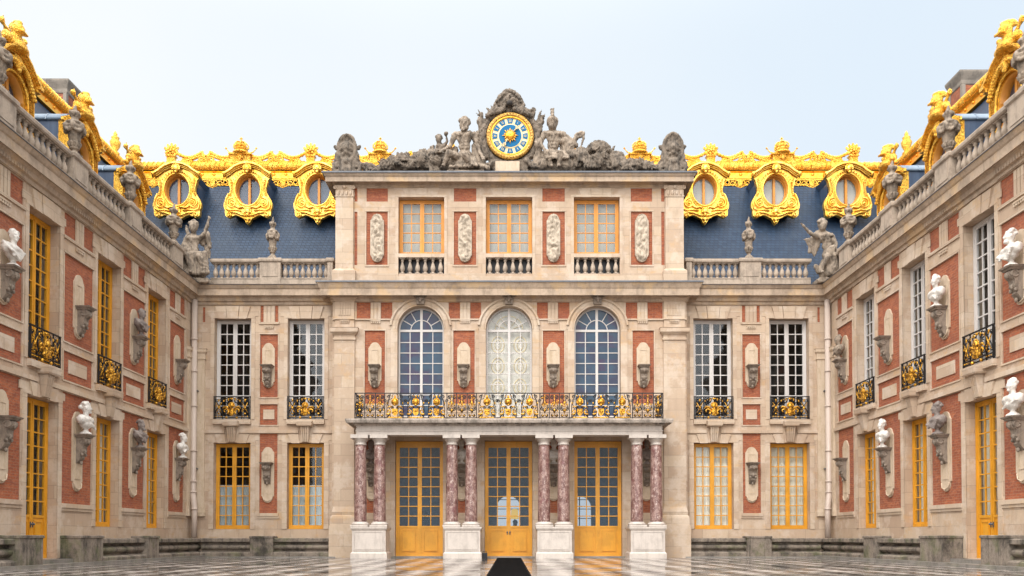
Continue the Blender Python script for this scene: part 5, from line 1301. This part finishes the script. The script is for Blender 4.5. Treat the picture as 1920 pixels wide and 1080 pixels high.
# ------------------------------------------------------------------ carved figures
def fig(m, J, s=1., beard=False, helmet=False, female=False, hs=1.25):
    """J: joint name -> point; limbs taper and meet at the joints, one body"""
    V = {k: Vector(v) for k, v in J.items()}
    L = lambda a, b, ra, rb: m.limb(V[a], V[b], ra*s, rb*s, 10)
    ch, pe, ne, he = V['chest'], V['pelvis'], V['neck'], V['head']
    m.ball(ch, (.19*s,.145*s,.19*s)); m.ball((ch+pe)/2, (.155*s,.125*s,.16*s)); m.ball(pe, (.18*s,.15*s,.15*s))
    for sx in (-1, 1): m.ball(ch+Vector((sx*.085*s,-.105*s,.05*s)), (.085*s,.06*s,.06*s))
    for k in range(3):
        for sx in (-1, 1): m.ball(ch+(pe-ch)*(.3+.2*k)+Vector((sx*.045*s,-.115*s,0)), (.04*s,.03*s,.035*s), seg=8, rings=6)
    m.limb(ch+Vector((0,0,.1*s)), ne, .1*s, .07*s); m.limb(ne, he, .08*s, .08*s)
    for a, b, c in (('ls','le','lh'), ('rs','re','rh')):
        m.limb(ch+Vector((0,0,.08*s)), V[a], .1*s, .085*s); L(a, b, .083, .055); L(b, c, .058, .038)
        d = (V[c]-V[b]).normalized(); m.ball(V[c]+d*.05*s, (.045*s,.035*s,.06*s))
        for f in range(4): m.limb(V[c]+d*.07*s+Vector(((f-1.5)*.022*s,0,0)), V[c]+d*.15*s+Vector(((f-1.5)*.026*s,-.02*s,-.01*s)), .016*s, .013*s, 6)
        m.limb(V[c]+d*.03*s, V[c]+d*.08*s+Vector((.05*s,0,.02*s)), .017*s, .013*s, 6)
    for a, b, c in (('lhip','lk','lf'), ('rhip','rk','rf')):
        L(a, b, .125, .08); L(b, c, .082, .05); mid = V[b].lerp(V[c], .35); m.ball(mid+Vector((0,.03*s,0)), .078*s)
        m.limb(V[c], V[c]+Vector((0,-.17*s,-.05*s)), .05*s, .035*s)
    s = s*hs
    m.ball(he, (.098*s,.12*s,.14*s)); m.ball(he+Vector((0,-.05,-.06))*s, (.07*s,.07*s,.08*s)); m.ball(he+Vector((0,-.125,-.015))*s, (.018*s,.03*s,.035*s), seg=8, rings=6); m.ball(he+Vector((0,-.1,.035))*s, (.07*s,.03*s,.018*s), seg=8, rings=6)
    if not helmet:
        r2 = random.Random(5)
        for k in range(22):
            th = r2.uniform(0, 2*pi); ph = r2.uniform(0, 1.6); p = Vector((.1*sin(ph)*cos(th), .03+.12*sin(ph)*sin(th), .04+.12*cos(ph)))
            if p.y > -.05 or p.z > .1: m.ball(he+p*s, .042*s, seg=8, rings=6)
    if beard:
        for k in range(9): m.ball(he+Vector((.05*cos(k*2.1),-.09-.01*(k % 3),-.11-.02*(k % 3)))*s, .035*s, seg=8, rings=6)
    if helmet:
        m.ball(he+Vector((0,.02,.06))*s, (.125*s,.15*s,.13*s)); m.tube([he+Vector((0,-.16,.05))*s, he+Vector((0,-.05,.10))*s], [.03*s,.06*s], 8)
        for k in range(7): a = .2+k*.42; m.limb(he+Vector((0,.02-.13*cos(a),.08+.12*sin(a)))*s, he+Vector((.02*(-1)**k,.05-.19*cos(a),.10+.24*sin(a)))*s, .035*s, .022*s, 6)
GY = -.35                                         # the clock group stands on the attic cornice
def G(px, py, dy=0.): w_ = W(px, py, GY-.25); return Vector((w_.x, GY+dy, w_.z))
zg = ZAT+.01
# Hercules-like figure
m = MB()
J = dict(head=G(870,233,-.15), neck=G(870,244,-.08), chest=G(870,256,-.08), pelvis=G(871,286,0), ls=G(852,249,-.05), le=G(844,271,-.1), lh=G(832,281,-.25),
         rs=G(889,249,-.05), re=G(897,277,-.12), rh=G(903,292,-.28), lhip=G(864,294,-.05), lk=G(842,292,-.55), lf=G(832,315,-.42), rhip=G(878,295,-.05), rk=G(872,297,-.6), rf=G(886,315,-.5))
fig(m, J, 1.72, beard=True)
for a, b, ra, rb in (((905,308),(908,250),.13,.07), ((895,242),(899,270),.10,.16), ((880,240),(893,262),.07,.12), ((899,270),(893,305),.15,.22), ((858,304),(895,306),.27,.3)): m.limb(G(*a,.1), G(*b,.08), ra, rb)
for k in range(7): m.limb(G(866+4*k,296,-.2), G(852+7*k,316,-.35-.03*k), .09, .07, 8)
m.box(G(838,0).x, G(908,0).x, GY-.45, GY+.45, zg-.01, zg+.15); m.ball(G(870,308,.1), (.8,.42,.5)); m.limb(G(893,270,.15), G(897,312,.1), .25, .3); m.ball(G(850,300,.1), (.45,.3,.5)); m.limb(G(852,272,.2), G(846,300,.15), .16, .2); m.ball(G(906,313,-.2), (.2,.2,.14)); m.limb(G(896,308,-.1), G(915,316,-.3), .13, .1)
# lion skin paws
for px in (846, 856, 905): m.ball(G(px,317,-.45), (.12,.14,.08))
tag(sculpt(m, 'seated_statue', SCULP2, .034, .02, 7, .012, 30, smooth=1), 'bearded muscular stone figure with a club seated left of the clock', 'statue')
# cupid beside him
m = MB()
J = dict(head=G(822,259,-.1), neck=G(823,266,-.06), chest=G(826,274,-.05), pelvis=G(824,288,0), ls=G(832,269,-.05), le=G(838,262,-.1), lh=G(836,251,-.1), rs=G(819,271,-.05), re=G(817,280,-.15), rh=G(828,286,-.3),
         lhip=G(828,290,0), lk=G(834,300,-.3), lf=G(828,314,-.2), rhip=G(821,291,0), rk=G(814,302,-.25), rf=G(812,315,-.15))
fig(m, J, 1.12); m.ball(G(836,248,-.12), .1); m.ball(G(824,312,0), (.35,.3,.22)); m.limb(G(815,300,.1), G(835,285,.15), .15, .2)
m.limb(G(836,272,.1), G(848,284,.15), .14, .14)
tag(sculpt(m, 'child_statue', SCULP, .04, .015, 7, .008, 26, smooth=1), 'small carved child raising an arm beside the bearded seated figure', 'statue')
# helmeted figure
m = MB()
J = dict(head=G(1036,231,-.15), neck=G(1038,241,-.06), chest=G(1038,254,-.06), pelvis=G(1037,284,0), ls=G(1021,247,-.05), le=G(1013,266,-.1), lh=G(1020,280,-.3),
         rs=G(1056,248,-.05), re=G(1071,266,-.05), rh=G(1086,254,-.1), lhip=G(1030,290,-.05), lk=G(1026,292,-.55), lf=G(1033,316,-.45), rhip=G(1044,291,-.05), rk=G(1050,293,-.6), rf=G(1047,316,-.5))
fig(m, J, 1.68, helmet=True)
for a, b, ra, rb in (((1024,246),(1045,262),.08,.10), ((1045,262),(1070,262),.12,.14), ((1056,248),(1080,268),.10,.13), ((1060,262),(1078,285),.18,.14), ((1068,270),(1062,305),.2,.24), ((1012,262),(1010,290),.13,.14)): m.limb(G(*a,-.12), G(*b,-.02), ra, rb)
m.tube([G(1076,262,-.1), G(1082,250,-.1), G(1090,244,-.1), G(1096,246,-.1), G(1095,255,-.1), G(1091,268,-.1), G(1086,282,-.1)], [.09,.09,.08,.06,.05,.05,.05], 8)
for k in range(10): m.limb(G(1026+4*k,285,-.25), G(1024+4.5*k,303,-.6), .07, .06, 8)
m.ball(G(1010,268,-.1), (.22,.2,.26)); m.ball(G(1040,310,.1), (.9,.42,.5)); m.ball(G(1060,298,.1), (.4,.4,.6)); m.limb(G(1062,268,.1), G(1068,300,.1), .3, .4); m.ball(G(1022,296,.15), (.4,.3,.5)); m.limb(G(1010,285,.1), G(1008,312,.1), .25, .3); m.ball(G(1018,308,-.2), (.3,.3,.25)); m.ball(G(1060,308,-.2), (.4,.3,.3))
tag(sculpt(m, 'seated_statue', SCULP2, .034, .02, 7, .014, 30, smooth=1), 'helmeted stone warrior in a cloak holding a curved staff right of the clock', 'statue')
# trophies of arms tapering outwards on both sides
def pile(pts, seed, name, label, extra=None):
    m = MB(); r2 = random.Random(seed)
    def top(px):
        for (a, ha), (b, hb) in zip(pts[:-1], pts[1:]):
            if a <= px <= b: return ha+(hb-ha)*(px-a)/(b-a)
        return 318
    x = pts[0][0]
    while x < pts[-1][0]:
        t = top(x); h = 321-t
        for _ in range(3):
            py = r2.uniform(t+1, 316); kind = r2.random(); s = r2.uniform(.10, .17)*(1+h/90)
            c = G(x+r2.uniform(-4, 4), py, r2.uniform(-.4, .15))
            if kind < .3: m.ball(c, (s*1.2, s*.6, s*1.2), Matrix.Rotation(r2.uniform(-.6,.6), 3, 'X'))
            elif kind < .6:
                for q in range(5): m.limb(c+Vector(((q-2)*.06,-.05,.12)), c+Vector(((q-2)*.12+.1,-.1,-.2)), .05, .04, 6)
            elif kind < .8: m.limb(c, c+Vector((r2.uniform(-.35,.35), r2.uniform(-.2,.1), r2.uniform(.05,.25))), .1, .05, 8)
            else: m.tube(spiral(c.x, c.z, .03, s, 1.2, r2.uniform(0,6), 14, c.y), .055, 6)
        m.ball(G(x, (t+326)/2, .08), (.2, .28, h*.0105))
        x += 5.5
    if extra: extra(m)
    m.box(G(pts[0][0],0).x, G(pts[-1][0],0).x, GY-.3, GY+.4, zg-.01, zg+.08)
    return tag(sculpt(m, name, SCULP, .036, .03, 9, .022, 40, smooth=0), label, 'sculpture')
def ex_l(m):
    m.limb(G(762,300,-.1), G(790,284,-.1), .13, .12); m.ball(G(762,287,-.05), (.15,.14,.13)); m.ball(G(810,288,0), (.32,.3,.3)); m.ball(G(736,308,-.1), (.28,.2,.24)); m.ball(G(790,300,-.2), (.3,.3,.36))
    m.limb(G(800,284), G(812,270,-.05), .12, .08)
def ex_r(m):
    mask_blobs(m, G(1123,280,-.3), .5); m.ball(G(1118,303,-.25), (.32,.25,.34)); 
    for k in range(6): m.limb(G(1145+4*k,285,-.15), G(1150+6*k,312,-.3), .08, .08, 8)
    m.limb(G(1143,285,-.05), G(1154,270,-.05), .08, .04, 8); m.ball(G(1090,290,-.1), (.3,.3,.4))
    for k in range(9): a = pi*k/8; m.ball(G(1123+18*cos(a), 281-14*sin(a), -.2), .13)
pile([(688,312),(712,306),(735,297),(758,292),(775,283),(800,280),(815,284)], 3, 'trophy_sculpture', 'heap of carved arms and lion skin tapering left below the bearded figure', ex_l)
pile([(1070,285),(1090,280),(1115,276),(1140,278),(1150,288),(1175,296),(1205,302),(1236,311)], 8, 'trophy_sculpture', 'heap of carved arms with a lion mask tapering right below the warrior', ex_r)
# carved surround of the clock: banners, wings and a plumed helmet on top
m = MB(); cc = G(956.5, 253); q = W(957, 253, -.6).x-W(956, 253, -.6).x
m.tube([(cc.x+51*q*cos(a*pi/24), GY+.05, cc.z+51*q*sin(a*pi/24)) for a in range(48)], .16, 10, closed=True)
m.prism([(cc.x+50*q*cos(a*pi/24), cc.z+50*q*sin(a*pi/24)) for a in range(48)], GY+.05, GY+.4)
m.box(G(926,0).x, G(990,0).x, GY-.12, GY+.4, zg, zg+.75); m.box(G(905,0).x, G(1008,0).x, GY+.05, GY+.4, zg, zg+.7)
for k, (px, py) in enumerate(((902,206),(899,222),(906,232))): m.limb(G(912+3*k,262-k*8,.1), G(px,py+0,.05), .13, .07)
for a, b, ra, rb in (((912,290),(899,222),.10,.13), ((905,306),(901,250),.12,.14), ((902,212),(892,206),.07,.02), ((902,212),(896,200),.07,.02), ((906,222),(925,215),.13,.12), ((925,212),(912,196),.12,.03), ((930,208),(920,192),.10,.03), ((935,205),(922,200),.12,.07),
                     ((1005,290),(1012,230),.11,.14), ((1002,262),(1018,212),.14,.06), ((1008,250),(1012,205),.12,.03), ((1012,245),(1022,207),.10,.02), ((995,222),(1003,200),.13,.05), ((985,213),(1000,198),.12,.07), ((1003,235),(1016,200),.10,.02)): m.limb(G(*a,.1), G(*b,.02), ra, rb)
for k in range(6): m.limb(G(898+2*k,216+4*k,0), G(905+2*k,290,0), .06, .06, 8); m.limb(G(1016-2*k,216+4*k,0), G(1008-1*k,290,0), .06, .06, 8)
for k in range(15):                               # plume
    a = pi*(.02+.96*k/14); m.limb(G(955+16*cos(a), 196-10*sin(a), .1), G(955+(30-8*sin(a))*cos(a), 200-37*sin(a), .0), .15, .07)
    m.ball(G(955+(30-8*sin(a))*cos(a), 203-36*sin(a), -.05), .09)
for k in range(7): m.limb(G(955, 200, .15), G(938+5.5*k, 176-6*sin(pi*k/6), .1), .2, .15)
m.ball(G(955.5,187,-.12), (.24,.28,.30)); m.limb(G(955.5,178,-.25), G(955.5,183,-.45), .08, .04)
for sx in (-1, 1):
    m.limb(G(955.5+sx*8,186,-.25), G(955.5+sx*10,200,-.2), .07, .08); m.tube([G(955+sx*a_, b_, -.15) for a_, b_ in ((8,200),(16,206),(28,208),(38,214))], [.12,.14,.13,.1], 8)
    m.ball(G(955+sx*24,203,-.15), .15); m.ball(G(955+sx*34,208,-.1), .16); m.ball(G(955+sx*40,214,-.1), .13)
for k in range(7): m.limb(G(930-3*k, 300+2*k, -.1), G(905-3*k, 312, -.25), .09, .07, 8); m.limb(G(985+3*k, 297+2*k, -.1), G(1000+3*k, 312, -.25), .12, .09, 8)
m.limb(G(910,262,.1), G(925,310,.0), .12, .1)
su = sculpt(m, 'clock_surround', SCULP, .036, .025, 9, .02, 40, smooth=0)
tag(su, 'carved stone surround of the clock with banners and a plumed helmet on top', 'sculpture')
d = MB(); d.ball(G(955.5, 194, -.30), (.13,.12,.12)); d.build('helmet_hole_shade', MATS['dark_interior'], su)  # solid dark ball, coloured as the shade inside the helmet
d = MB(); d.box(G(929,0).x, G(974,0).x, GY-.30, GY-.02, zg+.002, G(950,303).z); d.build('clock_plinth', NICHE, su)
# ---- the clock itself
CK = empty('wall_clock', (cc.x, GY-.14, cc.z), label='round blue and gold sun-faced clock with roman numerals on the roof group', category='clock')
m = MB(); r0 = 44.5*q
m.tube([(40.5*q*cos(a*pi/32), .0, 40.5*q*sin(a*pi/32)) for a in range(64)], .105, 10, closed=True)
for k in range(44): a = 2*pi*k/44; m.ball((41*q*cos(a), -.07, 41*q*sin(a)), (.06,.05,.045), Matrix.Rotation(-a+.6*(-1)**k, 3, 'Y'), 7, 5)
m.build('gilded_rim', BGOLD, CK)
m = MB(); m.tube([(35.6*q*cos(a*pi/32), -.03, 35.6*q*sin(a*pi/32)) for a in range(64)], .035, 8, closed=True); m.build('inner_rim', GOLDS, CK)
def disc(r, y, mat, name): m = MB(); m.prism([(r*q*cos(a*pi/32), r*q*sin(a*pi/32)) for a in range(64)], y, y+.02); return m.build(name, mat, CK)
disc(36, .0, CREAM, 'cream_ring')
disc(22.6, -.025, CREAM, 'inner_ring'); disc(21.2, -.035, BLUE, 'blue_centre')
m = MB(); nu = MB()
NUM = ['XII','I','II','III','IIII','V','VI','VII','VIII','IX','X','XI']
for k in range(12):                               # blue tablets carry the hours, thin gold marks between them
    a = pi/2-2*pi*k/12-.0
    rr, tt = 28.3*q, 4.6*q
    ur = Vector((cos(a), 0, sin(a))); ut = Vector((sin(a), 0, -cos(a)))
    P = []
    for i in range(7): b = a+(i/6-.5)*.355; P.append((32.8*q*cos(b), 32.8*q*sin(b)))
    for i in range(7): b = a-(i/6-.5)*.32; P.append((24.2*q*cos(b), 24.2*q*sin(b)))
    m.prism(P, -.022, .0)
    s = NUM[k]; wd = {'I': 1.5, 'V': 2.6, 'X': 2.6}; tot = sum(wd[c_] for c_ in s); x = -tot/2; sc = q*min(1., 7.2/tot)
    for c_ in s:
        w_ = wd[c_]; h_ = 2.5*q
        def bar(x1, y1, x2, y2, t=.42):
            p1 = ur*(rr+y1*h_)+ut*(x1*sc); p2 = ur*(rr+y2*h_)+ut*(x2*sc); n_ = (p2-p1).normalized(); o_ = Vector((n_.z, 0, -n_.x))*t*q*.5
            nu.add([p1-o_+Vector((0,-.032,0)), p1+o_+Vector((0,-.032,0)), p2+o_+Vector((0,-.032,0)), p2-o_+Vector((0,-.032,0)), p1-o_+Vector((0,-.02,0)), p1+o_+Vector((0,-.02,0)), p2+o_+Vector((0,-.02,0)), p2-o_+Vector((0,-.02,0))], [(0,1,2,3),(0,4,5,1),(1,5,6,2),(2,6,7,3),(3,7,4,0)])
        cx_ = x+w_/2
        if c_ == 'I': bar(cx_, -1, cx_, 1, .5)
        if c_ == 'V': bar(cx_-.9, 1, cx_, -1, .55); bar(cx_+.9, 1, cx_, -1, .3)
        if c_ == 'X': bar(cx_-.9, 1, cx_+.9, -1, .55); bar(cx_+.9, 1, cx_-.9, -1, .3)
        x += w_
m.build('hour_tablet_ring', BLUE, CK); nu.build('numerals', CREAM, CK)
m = MB()                                          # sun with a face and sixteen rays
m.ball((0,-.08,0), (9.*q,.12,9.*q), seg=20, rings=10); m.ball((0,-.20,-.2*q), (1*q,.05,1.8*q), seg=8, rings=6)
for sx in (-1, 1): m.ball((sx*3.2*q,-.17,1.8*q), (1.7*q,.03,1*q), seg=8, rings=6); m.ball((sx*3.6*q,-.16,-2.5*q), (2*q,.04,1.8*q), seg=8, rings=6)
m.ball((0,-.18,-4.4*q), (2*q,.03,.8*q), seg=8, rings=6)
for k in range(16):
    a = 2*pi*k/16; 
    if k % 2 == 0: m.tube([(8*q*cos(a),-.07,8*q*sin(a)), (15.5*q*cos(a),-.06,15.5*q*sin(a))], [1.7*q, .25*q], 6)
    else: m.tube([(8*q*cos(a),-.07,8*q*sin(a)), (12.5*q*cos(a+.06),-.06,12.5*q*sin(a+.06))], [1.9*q, .3*q], 6)
m.build('sun_face', GOLDS, CK)
m = MB()
for ang, ln in ((R(48), 21), (R(238), 22)):
    u = Vector((cos(ang), 0, sin(ang))); m.tube([u*8*q+Vector((0,-.1,0)), u*ln*q+Vector((0,-.1,0))], [1.0*q, .7*q], 6)
    for sx in (-1, 1): v = Vector((-u.z, 0, u.x))*sx; m.tube([u*(ln-5)*q+Vector((0,-.1,0)), u*(ln-2)*q+v*3*q+Vector((0,-.1,0)), u*(ln+1)*q+Vector((0,-.1,0))], [.8*q]*3, 5)
    m.tube([u*ln*q+Vector((0,-.1,0)), u*(ln+5)*q+Vector((0,-.1,0))], [1.3*q, .2*q], 6)
m.build('clock_hands', CREAM, CK)
# ---- cartouches at the ends of the attic cornice
def cartouche(px, wide, label, pointed):
    m = MB(); c = W(px, 318, -.6).x; z = zg
    def P(a, b, dy=0.): return Vector((c+(a)*q, GY-.1+dy, z+(b)*q))
    rx_ = 16*wide; cz = 51
    m.prism([(c+rx_*q*cos(a*pi/18), z+(cz+ (25 if not pointed else 24)*sin(a*pi/18)*(1+.12*max(0, sin(a*pi/18))*pointed))*q) for a in range(36)], GY-.25, GY+.25)
    m.tube([(c+rx_*q*cos(a*pi/18), GY-.25, z+(cz+25*sin(a*pi/18)*(1+.12*max(0, sin(a*pi/18))*pointed))*q) for a in range(36)], .085, 8, closed=True)
    for sx in (-1, 1):
        m.tube([P(sx*a, b, -.1) for a, b in ((14,52),(19,40),(20,30),(12,26),(6,33))], [.08,.10,.11,.08,.06], 8)
        m.ball(P(sx*20,53,0), (.09,.1,.07)); m.limb(P(sx*17,52), P(sx*23,57), .06, .09, 8)
        m.tube(spiral(c+sx*17*q, z+14*q, .05, 10*q, 1.3, .3, 22, GY-.2, sx), .09, 8); m.limb(P(sx*10,24,-.05), P(sx*13,3,-.1), .08, .12)
        m.ball(P(sx*24,24), (.12,.14,.12)); m.limb(P(sx*5,28,-.2), P(sx*6,6,-.3), .09, .11, 8)
        m.limb(P(sx*18,20), P(sx*25,5), .07, .12)
    m.box(c-22*q, c+22*q, GY-.3, GY+.3, z, z+5*q); m.limb(P(0,28,-.05), P(0,4,-.05), .22, .3); mask_blobs(m, tuple(P(0,51,-.22)), .42)
    for k in range(8): a = 2*pi*k/8; m.ball(P(9*cos(a), 48+12*sin(a), -.17), .08)
    m.ball(P(0,24,-.25), (.2,.14,.14))
    tag(sculpt(m, 'stone_cartouche', SCULP, .04, .015, 6, .008, 26, smooth=1), label, 'cartouche')
cartouche(650, 1.0, 'round-headed stone cartouche on scrolls at the left end of the attic cornice', 0)
cartouche(1262, 1.12, 'pointed oval stone cartouche on scrolls at the right end of the attic cornice', 1)
# ---- seated winged figures where the side cornices meet the front
def K(px, py, dy=0.): w_ = W(px, py, -.35); return Vector((w_.x, -.35+dy, w_.z))
zk = ZC+.02
m = MB()
J = dict(head=K(363,427,-.05), neck=K(363,437,0), chest=K(362,452,0), pelvis=K(364,480,.05), ls=K(351,446,0), le=K(345,462,-.15), lh=K(357,474,-.3), rs=K(374,446,0), re=K(385,440,-.1), rh=K(392,418,-.12),
         lhip=K(358,482,0), lk=K(358,485,-.5), lf=K(366,515,-.4), rhip=K(370,482,0), rk=K(381,488,-.5), rf=K(389,516,-.35))
fig(m, J, 1.5, female=True)
for a, b, ra, rb, dy in (((352,445),(345,420),.14,.05,.25), ((350,440),(342,446),.16,.10,.3), ((376,452),(385,434),.15,.12,.25), ((385,440),(390,460),.14,.10,.2), ((385,462),(389,480),.14,.05,.25)): m.limb(K(*a,dy), K(*b,dy), ra, rb)
for k in range(9): m.limb(K(350+5*k,480,-.2-.02*k), K(348+6*k,518,-.42), .11, .09, 8)
for k in range(5): m.limb(K(352+4*k,460,-.1), K(350+6*k,484,-.25), .08, .08, 8)
m.limb(K(392,425,-.1), K(393,408,-.1), .05, .04); m.box(K(346,0).x, K(400,0).x, -.75, .2, zk-.05, zk+.16); m.ball(K(366,505,.1), (.5,.4,.6)); m.limb(K(350,484), K(350,516,.1), .25, .28)
tag(sculpt(m, 'winged_statue', SCULP2, .04, .010, 6, .016, 22, smooth=1), 'seated winged woman in stone raising her hand at the left roof corner', 'statue')
m = MB()
J = dict(head=K(1541,424,-.05), neck=K(1543,433,0), chest=K(1548,446,0), pelvis=K(1554,474,.05), ls=K(1560,444,0), le=K(1566,460,-.1), lh=K(1560,476,-.2), rs=K(1535,444,0), re=K(1519,440,-.1), rh=K(1506,428,-.15),
         lhip=K(1558,478,0), lk=K(1560,484,-.4), lf=K(1566,514,-.3), rhip=K(1549,478,0), rk=K(1543,490,-.5), rf=K(1533,515,-.4))
fig(m, J, 1.45)
for k in range(8): m.limb(K(1538-.5*k,446+2*k,.15), K(1512+2.5*k,446+4.5*k,.2), .10, .05, 8)
for a, b, ra, rb, dy in (((1535,436),(1524,450),.16,.14,.2), ((1524,450),(1520,470),.14,.06,.2), ((1556,470),(1545,500),.16,.14,-.3), ((1545,420),(1536,416),.12,.1,.0), ((1560,440),(1566,455),.16,.16,.2)): m.limb(K(*a,dy), K(*b,dy), ra, rb)
for k in range(5): m.limb(K(1548+4*k,474,-.2), K(1545+6*k,517,-.35), .12, .12, 8)
m.ball(K(1555,505,.1), (.45,.4,.6)); m.ball(K(1558,508,-.1), (.4,.4,.3)); m.box(K(1524,0).x, K(1575,0).x, -.75, .2, zk-.05, zk+.16); m.limb(K(1535,510), K(1530,500), .1, .12)
tag(sculpt(m, 'winged_statue', SCULP2, .04, .012, 6, .016, 24, smooth=1), 'winged stone figure stretching an arm outwards at the right roof corner', 'statue')
# ---- visitors and a lamp in the vestibule behind the glass doors
flat('dark_clothes', (.03, .03, .035), .8)
def person(px, y, h, label, turn=0):
    m = MB(); s = h/1.78
    J = dict(head=(0,0,1.66*s), neck=(0,.01,1.5*s), chest=(0,0,1.3*s), pelvis=(0,0,.95*s), ls=(-.19*s,0,1.42*s), le=(-.24*s,.02,1.13*s), lh=(-.22*s,-.12,.9*s), rs=(.19*s,0,1.42*s), re=(.25*s,.03,1.13*s), rh=(.2*s,-.14,.92*s),
             lhip=(-.09*s,0,.92*s), lk=(-.1*s,-.03,.5*s), lf=(-.11*s,.02,.07*s), rhip=(.09*s,0,.92*s), rk=(.12*s,-.02,.5*s), rf=(.13*s,.04,.07*s))
    m.limb((0,.02,1.4*s), (0,.02,.85*s), .2*s, .2*s); fig(m, J, s*.95)
    x = W(px, 975, y).x; tag(sculpt(m, 'person', MATS['dark_clothes'], .03, .004, 5, loc=(x, y, .06), rz=turn), label, 'person')
person(799, 2.2, 1.9, 'person in dark clothes standing behind the left glass door', .4)
person(885, 4.0, 1.75, 'person in dark clothes seen low through the left leaf of the middle door', -.5)
person(966, 3.4, 1.6, 'person in dark clothes in front of the bright garden window', .2)
m = MB(); x = W(965, 964, 5.0).x; z = W(965, 964, 5.0).z
m.lathe([(.16,-.25),(.20,-.22),(.17,.22),(.10,.26)], (x, 5.0, z), 12); t = NT('lit_lamp_shade'); t.b.inputs['Base Color'].default_value = (.9,.6,.12,1); t.b.inputs['Emission Color'].default_value = (1,.62,.12,1); t.b.inputs['Emission Strength'].default_value = 1.2
lm = tag(m.build('floor_lamp', t.m), 'lit yellow lamp inside, seen through the middle glass door', 'lamp')
m = MB(); m.lathe([(.2,.06),(.2,.1),(.03,.13),(.025,z-.25)], (x, 5.0, 0), 12); m.build('lamp_stand', IRON, lm)
# ---- unused patterns are removed
for o in (BR, PROTO_RAIL): drop(o)
